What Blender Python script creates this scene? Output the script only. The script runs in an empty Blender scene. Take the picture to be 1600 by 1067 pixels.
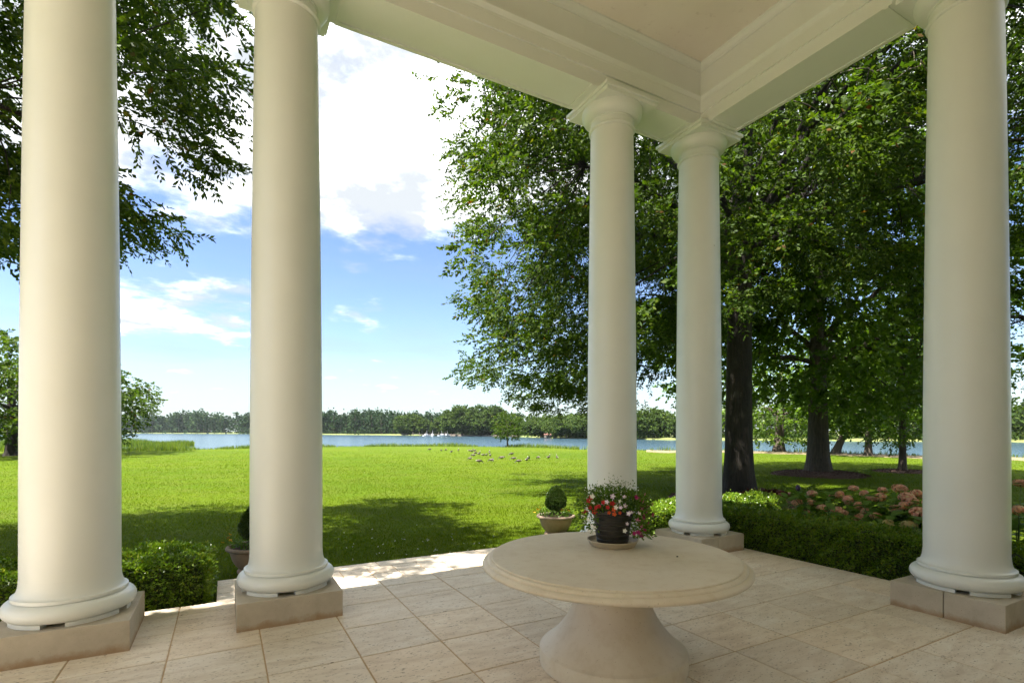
import bpy, bmesh, math, random
import numpy as np
from mathutils import Vector, Matrix

random.seed(7)
RNG = np.random.default_rng(7)
S = bpy.context.scene
C = S.collection
R = math.radians

# ------------------------------------------------------------------ camera, sky, sun, exposure
YAW = R(28.768); FPX = 818.41; HOR = 674.25; EYE = 1.62
cam_d = bpy.data.cameras.new('camera'); cam = bpy.data.objects.new('camera', cam_d); C.objects.link(cam)
cam.location = (0, 0, EYE); cam.rotation_euler = (R(90), 0, -YAW)
cam_d.sensor_width = 36; cam_d.sensor_fit = 'HORIZONTAL'; cam_d.lens = FPX / 1600 * 36
cam_d.shift_y = (HOR - 533.5) / 1600; cam_d.clip_end = 8000; cam_d.clip_start = 0.05
S.camera = cam

SUN_EL = R(63); SUN_VEC = Vector((-1.0, -0.04, 0)).normalized() * math.cos(SUN_EL) + Vector((0, 0, math.sin(SUN_EL)))
world = bpy.data.worlds.new('World'); S.world = world; world.use_nodes = True
wn = world.node_tree; wn.nodes.clear()

def wnode(t, **kw):
    n = wn.nodes.new(t)
    for k, v in kw.items(): setattr(n, k, v)
    return n
def wl(a, b): wn.links.new(a, b)
def wmath(op, a, b=None, c=None, clamp=False):
    n = wnode('ShaderNodeMath', operation=op); n.use_clamp = clamp
    for i, v in enumerate((a, b, c)):
        if v is None: continue
        if isinstance(v, (int, float)): n.inputs[i].default_value = v
        else: wl(v, n.inputs[i])
    return n.outputs[0]
def wsmooth(v, a, b):
    n = wnode('ShaderNodeMapRange', interpolation_type='SMOOTHSTEP')
    wl(v, n.inputs['Value']); n.inputs['From Min'].default_value = a; n.inputs['From Max'].default_value = b
    return n.outputs[0]

sky = wnode('ShaderNodeTexSky', sky_type='NISHITA'); sky.sun_disc = False
sky.sun_elevation = SUN_EL; sky.sun_rotation = math.atan2(SUN_VEC.x, SUN_VEC.y) % (2 * math.pi)
sky.air_density = 1.0; sky.dust_density = 0.4; sky.ozone_density = 2.0
tc = wnode('ShaderNodeTexCoord'); sep = wnode('ShaderNodeSeparateXYZ'); wl(tc.outputs['Generated'], sep.inputs[0])
zc = wmath('MAXIMUM', sep.outputs[2], 0.02)
elev = wmath('ARCSINE', zc)                                             # radians above the horizon
den = wmath('ADD', zc, 0.12)
comb = wnode('ShaderNodeCombineXYZ')
wl(wmath('DIVIDE', sep.outputs[0], den), comb.inputs[0]); wl(wmath('DIVIDE', sep.outputs[1], den), comb.inputs[1])
def wnoise(scale, detail, rough, loc=(0, 0, 0), sc=(1, 1, 1), vec=None):
    mp = wnode('ShaderNodeMapping'); wl(vec or comb.outputs[0], mp.inputs[0])
    mp.inputs['Location'].default_value = loc; mp.inputs['Scale'].default_value = sc
    n = wnode('ShaderNodeTexNoise'); wl(mp.outputs[0], n.inputs['Vector'])
    n.inputs['Scale'].default_value = scale; n.inputs['Detail'].default_value = detail; n.inputs['Roughness'].default_value = rough
    return n.outputs[0]
def wblob(az, el, w, h):                                                # soft bank of cloud around one direction
    a = az - YAW * 0
    dx = math.sin(a) * math.cos(YAW) + math.cos(a) * math.sin(YAW); dy = math.cos(a) * math.cos(YAW) - math.sin(a) * math.sin(YAW)
    # horizontal angle from the blob's azimuth through a dot with its tangent
    t = wmath('ADD', wmath('MULTIPLY', sep.outputs[0], dy), wmath('MULTIPLY', sep.outputs[1], -dx))
    f = wmath('ADD', wmath('MULTIPLY', sep.outputs[0], dx), wmath('MULTIPLY', sep.outputs[1], dy))
    u = wmath('DIVIDE', t, w); v = wmath('DIVIDE', wmath('SUBTRACT', elev, el), h)
    d2 = wmath('ADD', wmath('MULTIPLY', u, u), wmath('MULTIPLY', v, v))
    g = wmath('SUBTRACT', 1.0, d2, clamp=True)
    return wmath('MULTIPLY', g, wmath('GREATER_THAN', f, 0.0))
big = wnoise(1.5, 9, 0.56, (3.1, 1.7, 0))
fine = wnoise(4.2, 8, 0.6, (0.4, 5.2, 2.0))
mass = wmath('ADD', wmath('MULTIPLY', big, 0.66), wmath('MULTIPLY', fine, 0.34))
deck = wsmooth(elev, R(18.5), R(25.5))                                  # the cloud deck overhead, clearing towards the horizon
mass = wmath('ADD', mass, wmath('MULTIPLY', deck, 0.25))
mass = wmath('ADD', mass, wmath('MULTIPLY', wblob(R(-33), R(12.0), 0.17, R(5.0)), 0.20))
mass = wmath('SUBTRACT', mass, wmath('MULTIPLY', wsmooth(elev, R(19.5), R(12)), 0.02))
dens = wsmooth(mass, 0.54, 0.72)
# thin level streaks low down
streak = wnoise(2.6, 6, 0.55, (0, 2.0, 0), (1, 1, 7.5), tc.outputs['Generated'])
st = wmath('MULTIPLY', wsmooth(streak, 0.42, 0.75), wsmooth(elev, R(24), R(9)))
veil = wmath('MULTIPLY', wsmooth(elev, R(10), R(-1)), 0.75)
thin = wmath('MAXIMUM', wmath('MULTIPLY', st, 0.42), veil)
shade = wnoise(3.1, 7, 0.6, (7.0, 1.0, 4.0))
ccol = wnode('ShaderNodeMixRGB'); wl(wsmooth(shade, 0.43, 0.72), ccol.inputs[0])
ccol.inputs[1].default_value = (2.2, 2.35, 2.5, 1); ccol.inputs[2].default_value = (11.0, 11.0, 10.8, 1)
hs = wnode('ShaderNodeHueSaturation'); hs.inputs['Saturation'].default_value = 1.12; hs.inputs['Value'].default_value = 0.68; hs.inputs['Hue'].default_value = 0.512; wl(sky.outputs[0], hs.inputs['Color'])
mix0 = wnode('ShaderNodeMixRGB'); wl(thin, mix0.inputs[0]); wl(hs.outputs[0], mix0.inputs[1]); mix0.inputs[2].default_value = (1.45, 1.80, 2.02, 1)
mix = wnode('ShaderNodeMixRGB'); wl(dens, mix.inputs[0]); wl(mix0.outputs[0], mix.inputs[1]); wl(ccol.outputs[0], mix.inputs[2])
bg = wnode('ShaderNodeBackground'); bg.inputs['Strength'].default_value = 0.05; wl(mix.outputs[0], bg.inputs['Color'])
wo = wnode('ShaderNodeOutputWorld'); wl(bg.outputs[0], wo.inputs['Surface'])

sun_d = bpy.data.lights.new('sun', 'SUN'); sun_d.energy = 2.7; sun_d.angle = R(0.53); sun_d.color = (1.0, 0.95, 0.86)
sun = bpy.data.objects.new('sun', sun_d); C.objects.link(sun)
sun.rotation_euler = (-SUN_VEC).to_track_quat('-Z', 'Y').to_euler(); sun.location = (-20, 0, 40)

vs = S.view_settings; vs.view_transform = 'Standard'; vs.look = 'None'; vs.exposure = 2.97; vs.gamma = 1.0; vs.use_curve_mapping = False
S.render.engine = 'CYCLES'
cy = S.cycles; cy.use_denoising = True; cy.max_bounces = 8; cy.diffuse_bounces = 5; cy.glossy_bounces = 3
cy.transmission_bounces = 4; cy.transparent_max_bounces = 6; cy.volume_bounces = 0
cy.caustics_reflective = False; cy.caustics_refractive = False; cy.sample_clamp_indirect = 6

# ------------------------------------------------------------------ helpers
CY, SY = math.cos(YAW), math.sin(YAW)
def w_at(px, d):                     # world X, Y on the bearing that the photograph's column px has, at depth d
    r = (px - 800) / FPX * d
    return d * SY + r * CY, d * CY - r * SY
def depth(x, y): return x * SY + y * CY

def tag(o, label, cat=None, group=None, kind=None):
    o['label'] = label
    if cat: o['category'] = cat
    if group: o['group'] = group
    if kind or cat: o['kind'] = kind or 'thing'
    return o
def link(name, me, mat=None, parent=None, loc=None, rz=0.0):
    o = bpy.data.objects.new(name, me); C.objects.link(o)
    if mat is not None and me is not None and len(me.materials) == 0: me.materials.append(mat)
    if parent is not None: o.parent = parent
    if loc is not None: o.location = loc
    if rz: o.rotation_euler = (0, 0, rz)
    return o
def empty(name, loc, rz=0.0):
    o = bpy.data.objects.new(name, None); C.objects.link(o); o.location = loc; o.rotation_euler = (0, 0, rz); o.empty_display_size = 0.2
    return o
def smooth(me, ang=35):
    me.polygons.foreach_set('use_smooth', np.ones(len(me.polygons), dtype=bool))
    try: me.set_sharp_from_angle(angle=R(ang))
    except Exception: pass
    return me
def pymesh(name, v, f):
    me = bpy.data.meshes.new(name); me.from_pydata([tuple(p) for p in v], [], f); me.update(); return me
def poly_np(name, V, nper):          # V (n*nper, 3): n separate polygons of nper corners
    V = np.ascontiguousarray(V.reshape(-1, 3), dtype=np.float32); nv = len(V); n = nv // nper
    me = bpy.data.meshes.new(name); me.vertices.add(nv); me.vertices.foreach_set('co', V.ravel())
    me.loops.add(nv); me.loops.foreach_set('vertex_index', np.arange(nv, dtype=np.int32))
    me.polygons.add(n); me.polygons.foreach_set('loop_start', np.arange(0, nv, nper, dtype=np.int32))
    try: me.polygons.foreach_set('loop_total', np.full(n, nper, dtype=np.int32))
    except Exception: pass
    me.update(calc_edges=True); return me
def lathe(name, prof, seg=48, a0=0.0, a1=2 * math.pi, cap=True):
    full = abs(a1 - a0 - 2 * math.pi) < 1e-6; ns = seg if full else seg + 1
    v, f = [], []
    for r, z in prof:
        for i in range(ns):
            a = a0 + (a1 - a0) * i / seg; v.append((r * math.cos(a), r * math.sin(a), z))
    for j in range(len(prof) - 1):
        for i in range(seg):
            i2 = (i + 1) % ns
            f.append((j * ns + i, j * ns + i2, (j + 1) * ns + i2, (j + 1) * ns + i))
    if full and cap:
        f.append(tuple(reversed(range(ns)))); f.append(tuple((len(prof) - 1) * ns + i for i in range(ns)))
    if not full:
        f.append(tuple(j * ns for j in range(len(prof)))); f.append(tuple(j * ns + seg for j in reversed(range(len(prof)))))
    return smooth(pymesh(name, v, f))
def box_me(name, x0, x1, y0, y1, z0, z1, bev=0.0):
    bm = bmesh.new(); bmesh.ops.create_cube(bm, size=1.0)
    for v in bm.verts:
        v.co = Vector((x0 if v.co.x < 0 else x1, y0 if v.co.y < 0 else y1, z0 if v.co.z < 0 else z1))
    if bev > 0: bmesh.ops.bevel(bm, geom=list(bm.edges), offset=bev, segments=2, profile=0.6, affect='EDGES')
    me = bpy.data.meshes.new(name); bm.to_mesh(me); bm.free(); return me
def tubes(name, paths, sides=6):     # each path: list of (x, y, z, r)
    v, f = [], []
    for path in paths:
        P = np.array(path, dtype=float); n = len(P); b = len(v)
        T = np.gradient(P[:, :3], axis=0); T /= np.linalg.norm(T, axis=1)[:, None] + 1e-9
        up = np.array([0.31, 0.95, 0.05]) if abs(T[0, 1]) < 0.8 else np.array([1.0, 0, 0])
        for i in range(n):
            u = np.cross(T[i], up); u /= np.linalg.norm(u) + 1e-9; w = np.cross(T[i], u)
            for k in range(sides):
                a = 2 * math.pi * k / sides
                v.append(P[i, :3] + (u * math.cos(a) + w * math.sin(a)) * P[i, 3])
        for i in range(n - 1):
            for k in range(sides):
                k2 = (k + 1) % sides
                f.append((b + i * sides + k, b + i * sides + k2, b + (i + 1) * sides + k2, b + (i + 1) * sides + k))
        f.append(tuple(b + (n - 1) * sides + k for k in range(sides)))
    return smooth(pymesh(name, v, f), 60)
def unit(a): return a / (np.linalg.norm(a, axis=-1, keepdims=True) + 1e-9)
def leaves(name, P, D, L, W, rng, fold=0.25, shape=0.5):   # one rhombic folded leaf per row
    n = len(P); D = unit(D); U = unit(np.cross(D, unit(rng.normal(size=(n, 3))))); N = np.cross(D, U)
    L = np.broadcast_to(np.asarray(L, float), (n,))[:, None]; W = np.broadcast_to(np.asarray(W, float), (n,))[:, None]
    mid = P + D * L * shape
    V = np.stack([P, mid + U * W * 0.5 + N * W * fold, P + D * L, mid - U * W * 0.5 + N * W * fold], axis=1)
    return poly_np(name, V, 4)

# ------------------------------------------------------------------ materials
def mat(name):
    m = bpy.data.materials.new(name); m.use_nodes = True; nt = m.node_tree; nt.nodes.clear()
    out = nt.nodes.new('ShaderNodeOutputMaterial')
    return m, nt, out
class NT:
    def __init__(s, name):
        s.m, s.nt, s.out = mat(name); s.b = s.n('ShaderNodeBsdfPrincipled'); s.l(s.b.outputs[0], s.out.inputs[0])
    def n(s, t, **kw):
        x = s.nt.nodes.new(t)
        for k, v in kw.items(): setattr(x, k, v)
        return x
    def l(s, a, b): s.nt.links.new(a, b)
    def coord(s, kind='Object', scale=(1, 1, 1), rand=0.0):
        t = s.n('ShaderNodeTexCoord'); mp = s.n('ShaderNodeMapping'); s.l(t.outputs[kind], mp.inputs[0]); mp.inputs['Scale'].default_value = scale
        if rand:
            oi = s.n('ShaderNodeObjectInfo'); mu = s.n('ShaderNodeMath', operation='MULTIPLY'); s.l(oi.outputs['Random'], mu.inputs[0]); mu.inputs[1].default_value = rand
            s.l(mu.outputs[0], mp.inputs['Location'])
        return mp.outputs[0]
    def noise(s, vec, scale, detail=4, rough=0.55, dist=0.0):
        x = s.n('ShaderNodeTexNoise'); s.l(vec, x.inputs['Vector']); x.inputs['Scale'].default_value = scale
        x.inputs['Detail'].default_value = detail; x.inputs['Roughness'].default_value = rough; x.inputs['Distortion'].default_value = dist
        return x.outputs[0]
    def ramp(s, fac, stops):
        x = s.n('ShaderNodeValToRGB'); s.l(fac, x.inputs[0]); e = x.color_ramp.elements
        while len(e) < len(stops): e.new(0.5)
        for i, (p, c) in enumerate(stops): e[i].position = p; e[i].color = (*c, 1) if len(c) == 3 else c
        return x.outputs[0]
    def mixc(s, fac, a, b, mode='MIX'):
        x = s.n('ShaderNodeMixRGB', blend_type=mode)
        for i, v in enumerate((fac, a, b)):
            if isinstance(v, (int, float)): x.inputs[i].default_value = v
            elif isinstance(v, tuple): x.inputs[i].default_value = (*v, 1)
            else: s.l(v, x.inputs[i])
        return x.outputs[0]
    def bump(s, h, strength=0.3, dist=0.01):
        x = s.n('ShaderNodeBump'); s.l(h, x.inputs['Height']); x.inputs['Strength'].default_value = strength; x.inputs['Distance'].default_value = dist
        s.l(x.outputs[0], s.b.inputs['Normal'])
    def col(s, c):
        if isinstance(c, tuple): s.b.inputs['Base Color'].default_value = (*c, 1)
        else: s.l(c, s.b.inputs['Base Color'])
    def rough(s, v):
        if isinstance(v, (int, float)): s.b.inputs['Roughness'].default_value = v
        else: s.l(v, s.b.inputs['Roughness'])

def m_paint():
    t = NT('cream_paint'); v = t.coord()
    n = t.noise(v, 2.2, 5); g = t.noise(t.coord(scale=(1, 1, 0.25)), 9, 5, 0.6)
    c = t.ramp(n, [(0.3, (0.745, 0.765, 0.735)), (0.7, (0.77, 0.79, 0.765))])
    c = t.mixc(t.ramp(g, [(0.62, (0, 0, 0)), (0.8, (0.22, 0.22, 0.22))]), c, (0.69, 0.695, 0.65))
    t.col(c); t.rough(0.36); t.bump(t.noise(t.coord(), 160, 3), 0.06, 0.004)
    return t.m
def m_ceiling():
    t = NT('ceiling_plaster'); v = t.coord()
    n = t.noise(v, 1.1, 6, 0.6); spots = t.noise(v, 9, 6, 0.7)
    c = t.ramp(n, [(0.3, (0.76, 0.70, 0.62)), (0.7, (0.83, 0.78, 0.70))])
    c = t.mixc(t.ramp(spots, [(0.60, (0, 0, 0)), (0.74, (0.5, 0.5, 0.5))]), c, (0.46, 0.39, 0.33))
    t.col(c); t.rough(0.85); return t.m
def m_travertine():
    t = NT('travertine'); v = t.coord(rand=37.0)
    vs_ = t.coord(scale=(1.0, 3.2, 1.0), rand=37.0)
    band = t.noise(vs_, 3.4, 7, 0.62, 0.4); cloud = t.noise(v, 2.0, 4)
    c = t.ramp(band, [(0.28, (0.60, 0.495, 0.385)), (0.50, (0.75, 0.66, 0.545)), (0.72, (0.82, 0.755, 0.66))])
    c = t.mixc(t.ramp(cloud, [(0.45, (0, 0, 0)), (0.75, (0.55, 0.55, 0.55))]), c, (0.67, 0.56, 0.43))
    pit = t.noise(t.coord(scale=(1, 2.1, 1), rand=37.0), 42, 3, 0.55)
    pit2 = t.noise(t.coord(scale=(1, 2.6, 1), rand=37.0), 13, 4, 0.6)
    pm = t.n('ShaderNodeMath', operation='MULTIPLY'); t.l(t.ramp(pit, [(0.56, (0, 0, 0)), (0.66, (1, 1, 1))]), pm.inputs[0]); t.l(t.ramp(pit2, [(0.44, (0, 0, 0)), (0.60, (1, 1, 1))]), pm.inputs[1])
    c = t.mixc(pm.outputs[0], c, (0.25, 0.185, 0.12))
    oi = t.n('ShaderNodeObjectInfo'); tint = t.ramp(oi.outputs['Random'], [(0.0, (0.86, 0.84, 0.82)), (0.5, (1, 1, 1)), (1.0, (1.0, 0.94, 0.86))])
    c = t.mixc(0.8, c, tint, 'MULTIPLY'); t.col(c); t.rough(0.62)
    inv = t.n('ShaderNodeMath', operation='SUBTRACT'); inv.inputs[0].default_value = 1.0; t.l(pm.outputs[0], inv.inputs[1]); t.bump(inv.outputs[0], 0.5, 0.004)
    return t.m
def m_simple(name, c0, c1, scale, rough=0.8, bump=0.3, bd=0.01, sc=(1, 1, 1), bscale=None, lo=0.3, hi=0.7):
    t = NT(name); v = t.coord(scale=sc); t.col(t.ramp(t.noise(v, scale, 6, 0.6), [(lo, c0), (hi, c1)])); t.rough(rough)
    if bump: t.bump(t.noise(v, bscale or scale * 3, 6, 0.6), bump, bd)
    return t.m
def m_plinth():
    t = NT('plinth_stone'); v = t.coord(rand=11.0)
    c = t.ramp(t.noise(v, 5, 7, 0.65), [(0.3, (0.42, 0.365, 0.285)), (0.7, (0.54, 0.48, 0.39))])
    # rusty splash stain along the foot of the block
    g = t.n('ShaderNodeSeparateXYZ'); tx = t.n('ShaderNodeTexCoord'); t.l(tx.outputs['Object'], g.inputs[0])
    ad = t.n('ShaderNodeMath', operation='MULTIPLY_ADD'); t.l(t.noise(v, 7, 5, 0.7), ad.inputs[0]); ad.inputs[1].default_value = 0.16; t.l(g.outputs[2], ad.inputs[2])
    c = t.mixc(t.ramp(ad.outputs[0], [(0.09, (0.75, 0.75, 0.75)), (0.15, (0, 0, 0))]), c, (0.32, 0.19, 0.09))
    pit = t.noise(v, 120, 3); c = t.mixc(t.ramp(pit, [(0.66, (0, 0, 0)), (0.72, (0.8, 0.8, 0.8))]), c, (0.2, 0.15, 0.1))
    t.col(c); t.rough(0.8); t.bump(t.noise(v, 45, 4), 0.25, 0.005); return t.m
def m_cast():
    t = NT('cast_stone'); v = t.coord()
    a = t.noise(v, 2.3, 6, 0.6); b = t.noise(v, 11, 6, 0.65)
    c = t.ramp(a, [(0.3, (0.63, 0.545, 0.425)), (0.7, (0.71, 0.635, 0.52))])
    c = t.mixc(t.ramp(t.noise(v, 0.9, 7, 0.7, 0.8), [(0.42, (0, 0, 0)), (0.7, (0.5, 0.5, 0.5))]), c, (0.72, 0.67, 0.57))
    sp_ = t.noise(v, 75, 2); c = t.mixc(t.ramp(sp_, [(0.68, (0, 0, 0)), (0.74, (0.6, 0.6, 0.6))]), c, (0.30, 0.22, 0.13))
    c = t.mixc(t.ramp(b, [(0.5, (0, 0, 0)), (0.8, (0.4, 0.4, 0.4))]), c, (0.47, 0.355, 0.21))
    t.col(c); t.rough(0.55); t.bump(t.noise(v, 90, 4), 0.08, 0.004); return t.m
def m_leaf(name, stops, trans=0.38, tcol=None, rough=0.5, big=0.35, spec=0.35):
    t = NT(name); g = t.n('ShaderNodeNewGeometry')
    c = t.ramp(g.outputs['Random Per Island'], stops)
    nz = t.noise(t.coord(), big, 3); c = t.mixc(t.ramp(nz, [(0.35, (0, 0, 0)), (0.65, (0.55, 0.55, 0.55))]), c, t.mixc(1.0, c, (1.4, 1.3, 0.8), 'MULTIPLY'))
    t.col(c); t.rough(rough); t.b.inputs['Specular IOR Level'].default_value = spec
    tr = t.n('ShaderNodeBsdfTranslucent'); t.l(t.mixc(1.0, c, tcol or (1.5, 1.6, 0.5), 'MULTIPLY'), tr.inputs[0])
    mx = t.n('ShaderNodeMixShader'); mx.inputs[0].default_value = trans
    t.l(t.b.outputs[0], mx.inputs[1]); t.l(tr.outputs[0], mx.inputs[2]); t.l(mx.outputs[0], t.out.inputs[0])
    return t.m
def m_bark(name, c0, c1):
    t = NT(name); v = t.coord(scale=(1, 1, 0.13)); n = t.noise(v, 17, 8, 0.7, 1.1)
    c = t.ramp(n, [(0.32, c0), (0.68, c1)])
    moss = t.noise(t.coord(), 2.2, 5, 0.7); c = t.mixc(t.ramp(moss, [(0.55, (0, 0, 0)), (0.75, (0.5, 0.5, 0.5))]), c, (0.075, 0.075, 0.05))
    t.col(c); t.rough(0.9); t.bump(n, 1.0, 0.09); return t.m
def m_lawn():
    t = NT('lawn_grass'); v = t.coord()
    big = t.noise(v, 0.11, 5, 0.6); mid = t.noise(v, 0.9, 5, 0.65); fine = t.noise(t.coord(scale=(1, 1, 1)), 22, 5, 0.75)
    c = t.ramp(big, [(0.3, (0.052, 0.096, 0.004)), (0.7, (0.094, 0.130, 0.005))])
    c = t.mixc(t.ramp(mid, [(0.44, (0, 0, 0)), (0.68, (0.7, 0.7, 0.7))]), c, (0.088, 0.105, 0.018))
    c = t.mixc(t.ramp(fine, [(0.35, (0.55, 0.55, 0.55)), (0.62, (0, 0, 0))]), c, (0.034, 0.062, 0.007))
    t.col(c); t.rough(0.9); t.b.inputs['Specular IOR Level'].default_value = 0.04; t.bump(fine, 0.8, 0.04); return t.m
def m_water():
    t = NT('lake_water'); t.col((0.035, 0.07, 0.10)); t.rough(0.16); t.b.inputs['IOR'].default_value = 1.33
    a = t.noise(t.coord(scale=(1, 1, 1)), 0.9, 4, 0.6); b = t.noise(t.coord(), 0.06, 4, 0.6)
    m = t.n('ShaderNodeMath', operation='MULTIPLY'); t.l(a, m.inputs[0]); t.l(t.ramp(b, [(0.3, (0.25, 0.25, 0.25)), (0.7, (1, 1, 1))]), m.inputs[1])
    t.bump(m.outputs[0], 0.4, 0.06); return t.m
def m_flat(name, c, rough=0.6):
    t = NT(name); n = t.noise(t.coord(), 30, 3); t.col(t.mixc(t.ramp(n, [(0.3, (0, 0, 0)), (0.7, (0.3, 0.3, 0.3))]), c, tuple(min(1, x * 1.25 + 0.01) for x in c))); t.rough(rough); return t.m

M = dict(
    paint=m_paint(), ceil=m_ceiling(), trav=m_travertine(), plinth=m_plinth(), cast=m_cast(), lawn=m_lawn(), water=m_water(),
    mortar=m_simple('ochre_mortar', (0.42, 0.28, 0.15), (0.56, 0.41, 0.25), 12, 0.95, 0.4, 0.005),
    oak=m_leaf('willow_oak_leaf', [(0.0, (0.020, 0.043, 0.006)), (0.45, (0.034, 0.066, 0.008)), (0.8, (0.054, 0.092, 0.010)), (0.985, (0.082, 0.118, 0.014)), (1.0, (0.10, 0.035, 0.01))], rough=0.62, spec=0.2),
    maple=m_leaf('broad_leaf', [(0.0, (0.046, 0.092, 0.011)), (0.5, (0.070, 0.126, 0.014)), (1.0, (0.105, 0.165, 0.02))], 0.48),
    farleaf=m_leaf('distant_leaf', [(0.0, (0.030, 0.058, 0.017)), (0.5, (0.045, 0.075, 0.020)), (1.0, (0.066, 0.095, 0.022))], 0.2, big=0.09, spec=0.05, rough=0.8),
    pine=m_leaf('pine_needles', [(0.0, (0.012, 0.030, 0.016)), (0.5, (0.020, 0.041, 0.020)), (1.0, (0.032, 0.054, 0.022))], 0.15, big=0.05, spec=0.05, rough=0.8),
    box=m_leaf('boxwood_leaf', [(0.0, (0.064, 0.130, 0.011)), (0.5, (0.115, 0.195, 0.013)), (0.9, (0.160, 0.250, 0.018)), (1.0, (0.19, 0.20, 0.02))], 0.3, rough=0.3, big=2.2, spec=0.5),
    boxcore=m_flat('hedge_twigs', (0.035, 0.050, 0.014), 0.95),
    topi=m_leaf('topiary_leaf', [(0.0, (0.020, 0.045, 0.010)), (0.6, (0.036, 0.070, 0.013)), (1.0, (0.06, 0.10, 0.016))], 0.25, rough=0.3, big=3.0, spec=0.5),
    hyd=m_leaf('hydrangea_leaf', [(0.0, (0.065, 0.135, 0.018)), (1.0, (0.10, 0.175, 0.025))], 0.32, rough=0.4, big=1.5),
    blade=m_leaf('grass_blade', [(0.0, (0.049, 0.087, 0.003)), (0.5, (0.072, 0.114, 0.004)), (0.85, (0.096, 0.135, 0.005)), (1.0, (0.12, 0.13, 0.025))], 0.4, big=0.4, spec=0.04, rough=0.85),
    reed=m_leaf('reed_blade', [(0.0, (0.050, 0.095, 0.014)), (0.5, (0.085, 0.14, 0.018)), (1.0, (0.14, 0.17, 0.03))], 0.35, big=0.12),
    red=m_leaf('dark_red_leaf', [(0.0, (0.035, 0.010, 0.010)), (0.6, (0.065, 0.018, 0.015)), (1.0, (0.10, 0.04, 0.02))], 0.25),
    bark=m_bark('oak_bark', (0.010, 0.0075, 0.0055), (0.036, 0.027, 0.019)), bark2=m_bark('grey_brown_bark', (0.04, 0.030, 0.020), (0.115, 0.09, 0.065)),
    twig=m_flat('dry_twig', (0.22, 0.18, 0.13), 0.9),
    mulch=m_simple('bark_mulch', (0.050, 0.024, 0.016), (0.11, 0.055, 0.036), 26, 0.95, 0.8, 0.03),
    soil=m_simple('dark_soil', (0.03, 0.017, 0.010), (0.075, 0.042, 0.026), 40, 0.95, 0.9, 0.02),
    earth=m_simple('bare_bank_earth', (0.12, 0.09, 0.05), (0.2, 0.16, 0.08), 1.2, 0.95, 0.5, 0.05),
    farground=m_simple('far_bank_grass', (0.10, 0.13, 0.03), (0.16, 0.17, 0.05), 0.05, 0.95, 0),
    urn=m_simple('weathered_terracotta', (0.27, 0.17, 0.11), (0.40, 0.28, 0.19), 7, 0.85, 0.4, 0.006),
    urnrim=m_simple('mossy_terracotta', (0.14, 0.10, 0.07), (0.32, 0.24, 0.18), 11, 0.9, 0.5, 0.006),
    pot=m_flat('charcoal_resin', (0.022, 0.020, 0.018), 0.5),
    saucer=m_simple('buff_clay', (0.46, 0.38, 0.27), (0.56, 0.48, 0.36), 9, 0.7, 0.15, 0.003),
    stem=m_flat('green_stem', (0.06, 0.10, 0.025)),
    white=m_flat('white_petal', (0.80, 0.80, 0.76)), crimson=m_flat('red_petal', (0.42, 0.012, 0.012)), orange=m_flat('orange_red_petal', (0.62, 0.09, 0.015)),
    lilac=m_flat('lilac_petal', (0.58, 0.40, 0.66)), magenta=m_flat('magenta_petal', (0.36, 0.012, 0.13)), pinkstar=m_flat('pale_pink_petal', (0.72, 0.36, 0.45)), yellow=m_flat('yellow_petal', (0.75, 0.42, 0.02)),
    bloom=m_leaf('faded_pink_floret', [(0.0, (0.56, 0.23, 0.17)), (0.5, (0.68, 0.37, 0.28)), (0.85, (0.70, 0.50, 0.34)), (1.0, (0.45, 0.47, 0.2))], 0.25, (1.2, 1.1, 0.9), big=3.0),
    bloom2=m_leaf('greenish_tan_floret', [(0.0, (0.42, 0.30, 0.13)), (0.6, (0.50, 0.42, 0.20)), (1.0, (0.36, 0.40, 0.15))], 0.25, (1.2, 1.1, 0.9), big=3.0),
    purple=m_flat('purple_floret', (0.06, 0.035, 0.10)),
    wall=m_simple('house_render', (0.60, 0.56, 0.48), (0.68, 0.64, 0.56), 2, 0.8, 0.1, 0.004), roofm=m_flat('roof_metal', (0.20, 0.20, 0.20)),
    gbody=m_flat('goose_brown', (0.055, 0.040, 0.028)), gneck=m_flat('goose_black', (0.012, 0.012, 0.012)), gwhite=m_flat('goose_white', (0.35, 0.33, 0.29)),
    hull=m_flat('white_hull', (0.50, 0.51, 0.52), 0.3), plank=m_flat('weathered_timber', (0.16, 0.13, 0.10)), redroof=m_flat('red_roof', (0.20, 0.09, 0.065)), glass=m_flat('dark_glass', (0.02, 0.03, 0.04), 0.1),
)

# ------------------------------------------------------------------ the setting: lawn, lake, far bank
NEAR = [(-2600, 46), (-400, 47), (190, 49.5), (300, 51.5), (400, 55), (500, 60), (640, 62.6), (793, 61), (850, 57), (920, 51.5), (1050, 48), (1200, 46), (1300, 42.5), (1440, 38), (1600, 34.5), (2300, 31), (4200, 30)]
FAR = [(-2600, 900), (-400, 900), (190, 800), (300, 700), (390, 600), (500, 452), (640, 370), (760, 290), (840, 235), (917, 190), (1050, 168), (1250, 150), (1450, 138), (1600, 130), (2300, 120), (4200, 120)]
def shore(tab, px): return float(np.interp(px, [a for a, _ in tab], [b for _, b in tab]))
def az_radius(tab, az):              # az: bearing from straight ahead, right positive
    if abs(az) < R(76):
        return shore(tab, 800 + FPX * math.tan(az)) / math.cos(az)
    e = shore(tab, 800 + FPX * math.tan(R(76) * (1 if az > 0 else -1))) / math.cos(R(76))
    return e
def polar(az, r): return (r * math.cos(az) * SY + r * math.sin(az) * CY, r * math.cos(az) * CY - r * math.sin(az) * SY)
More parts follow.
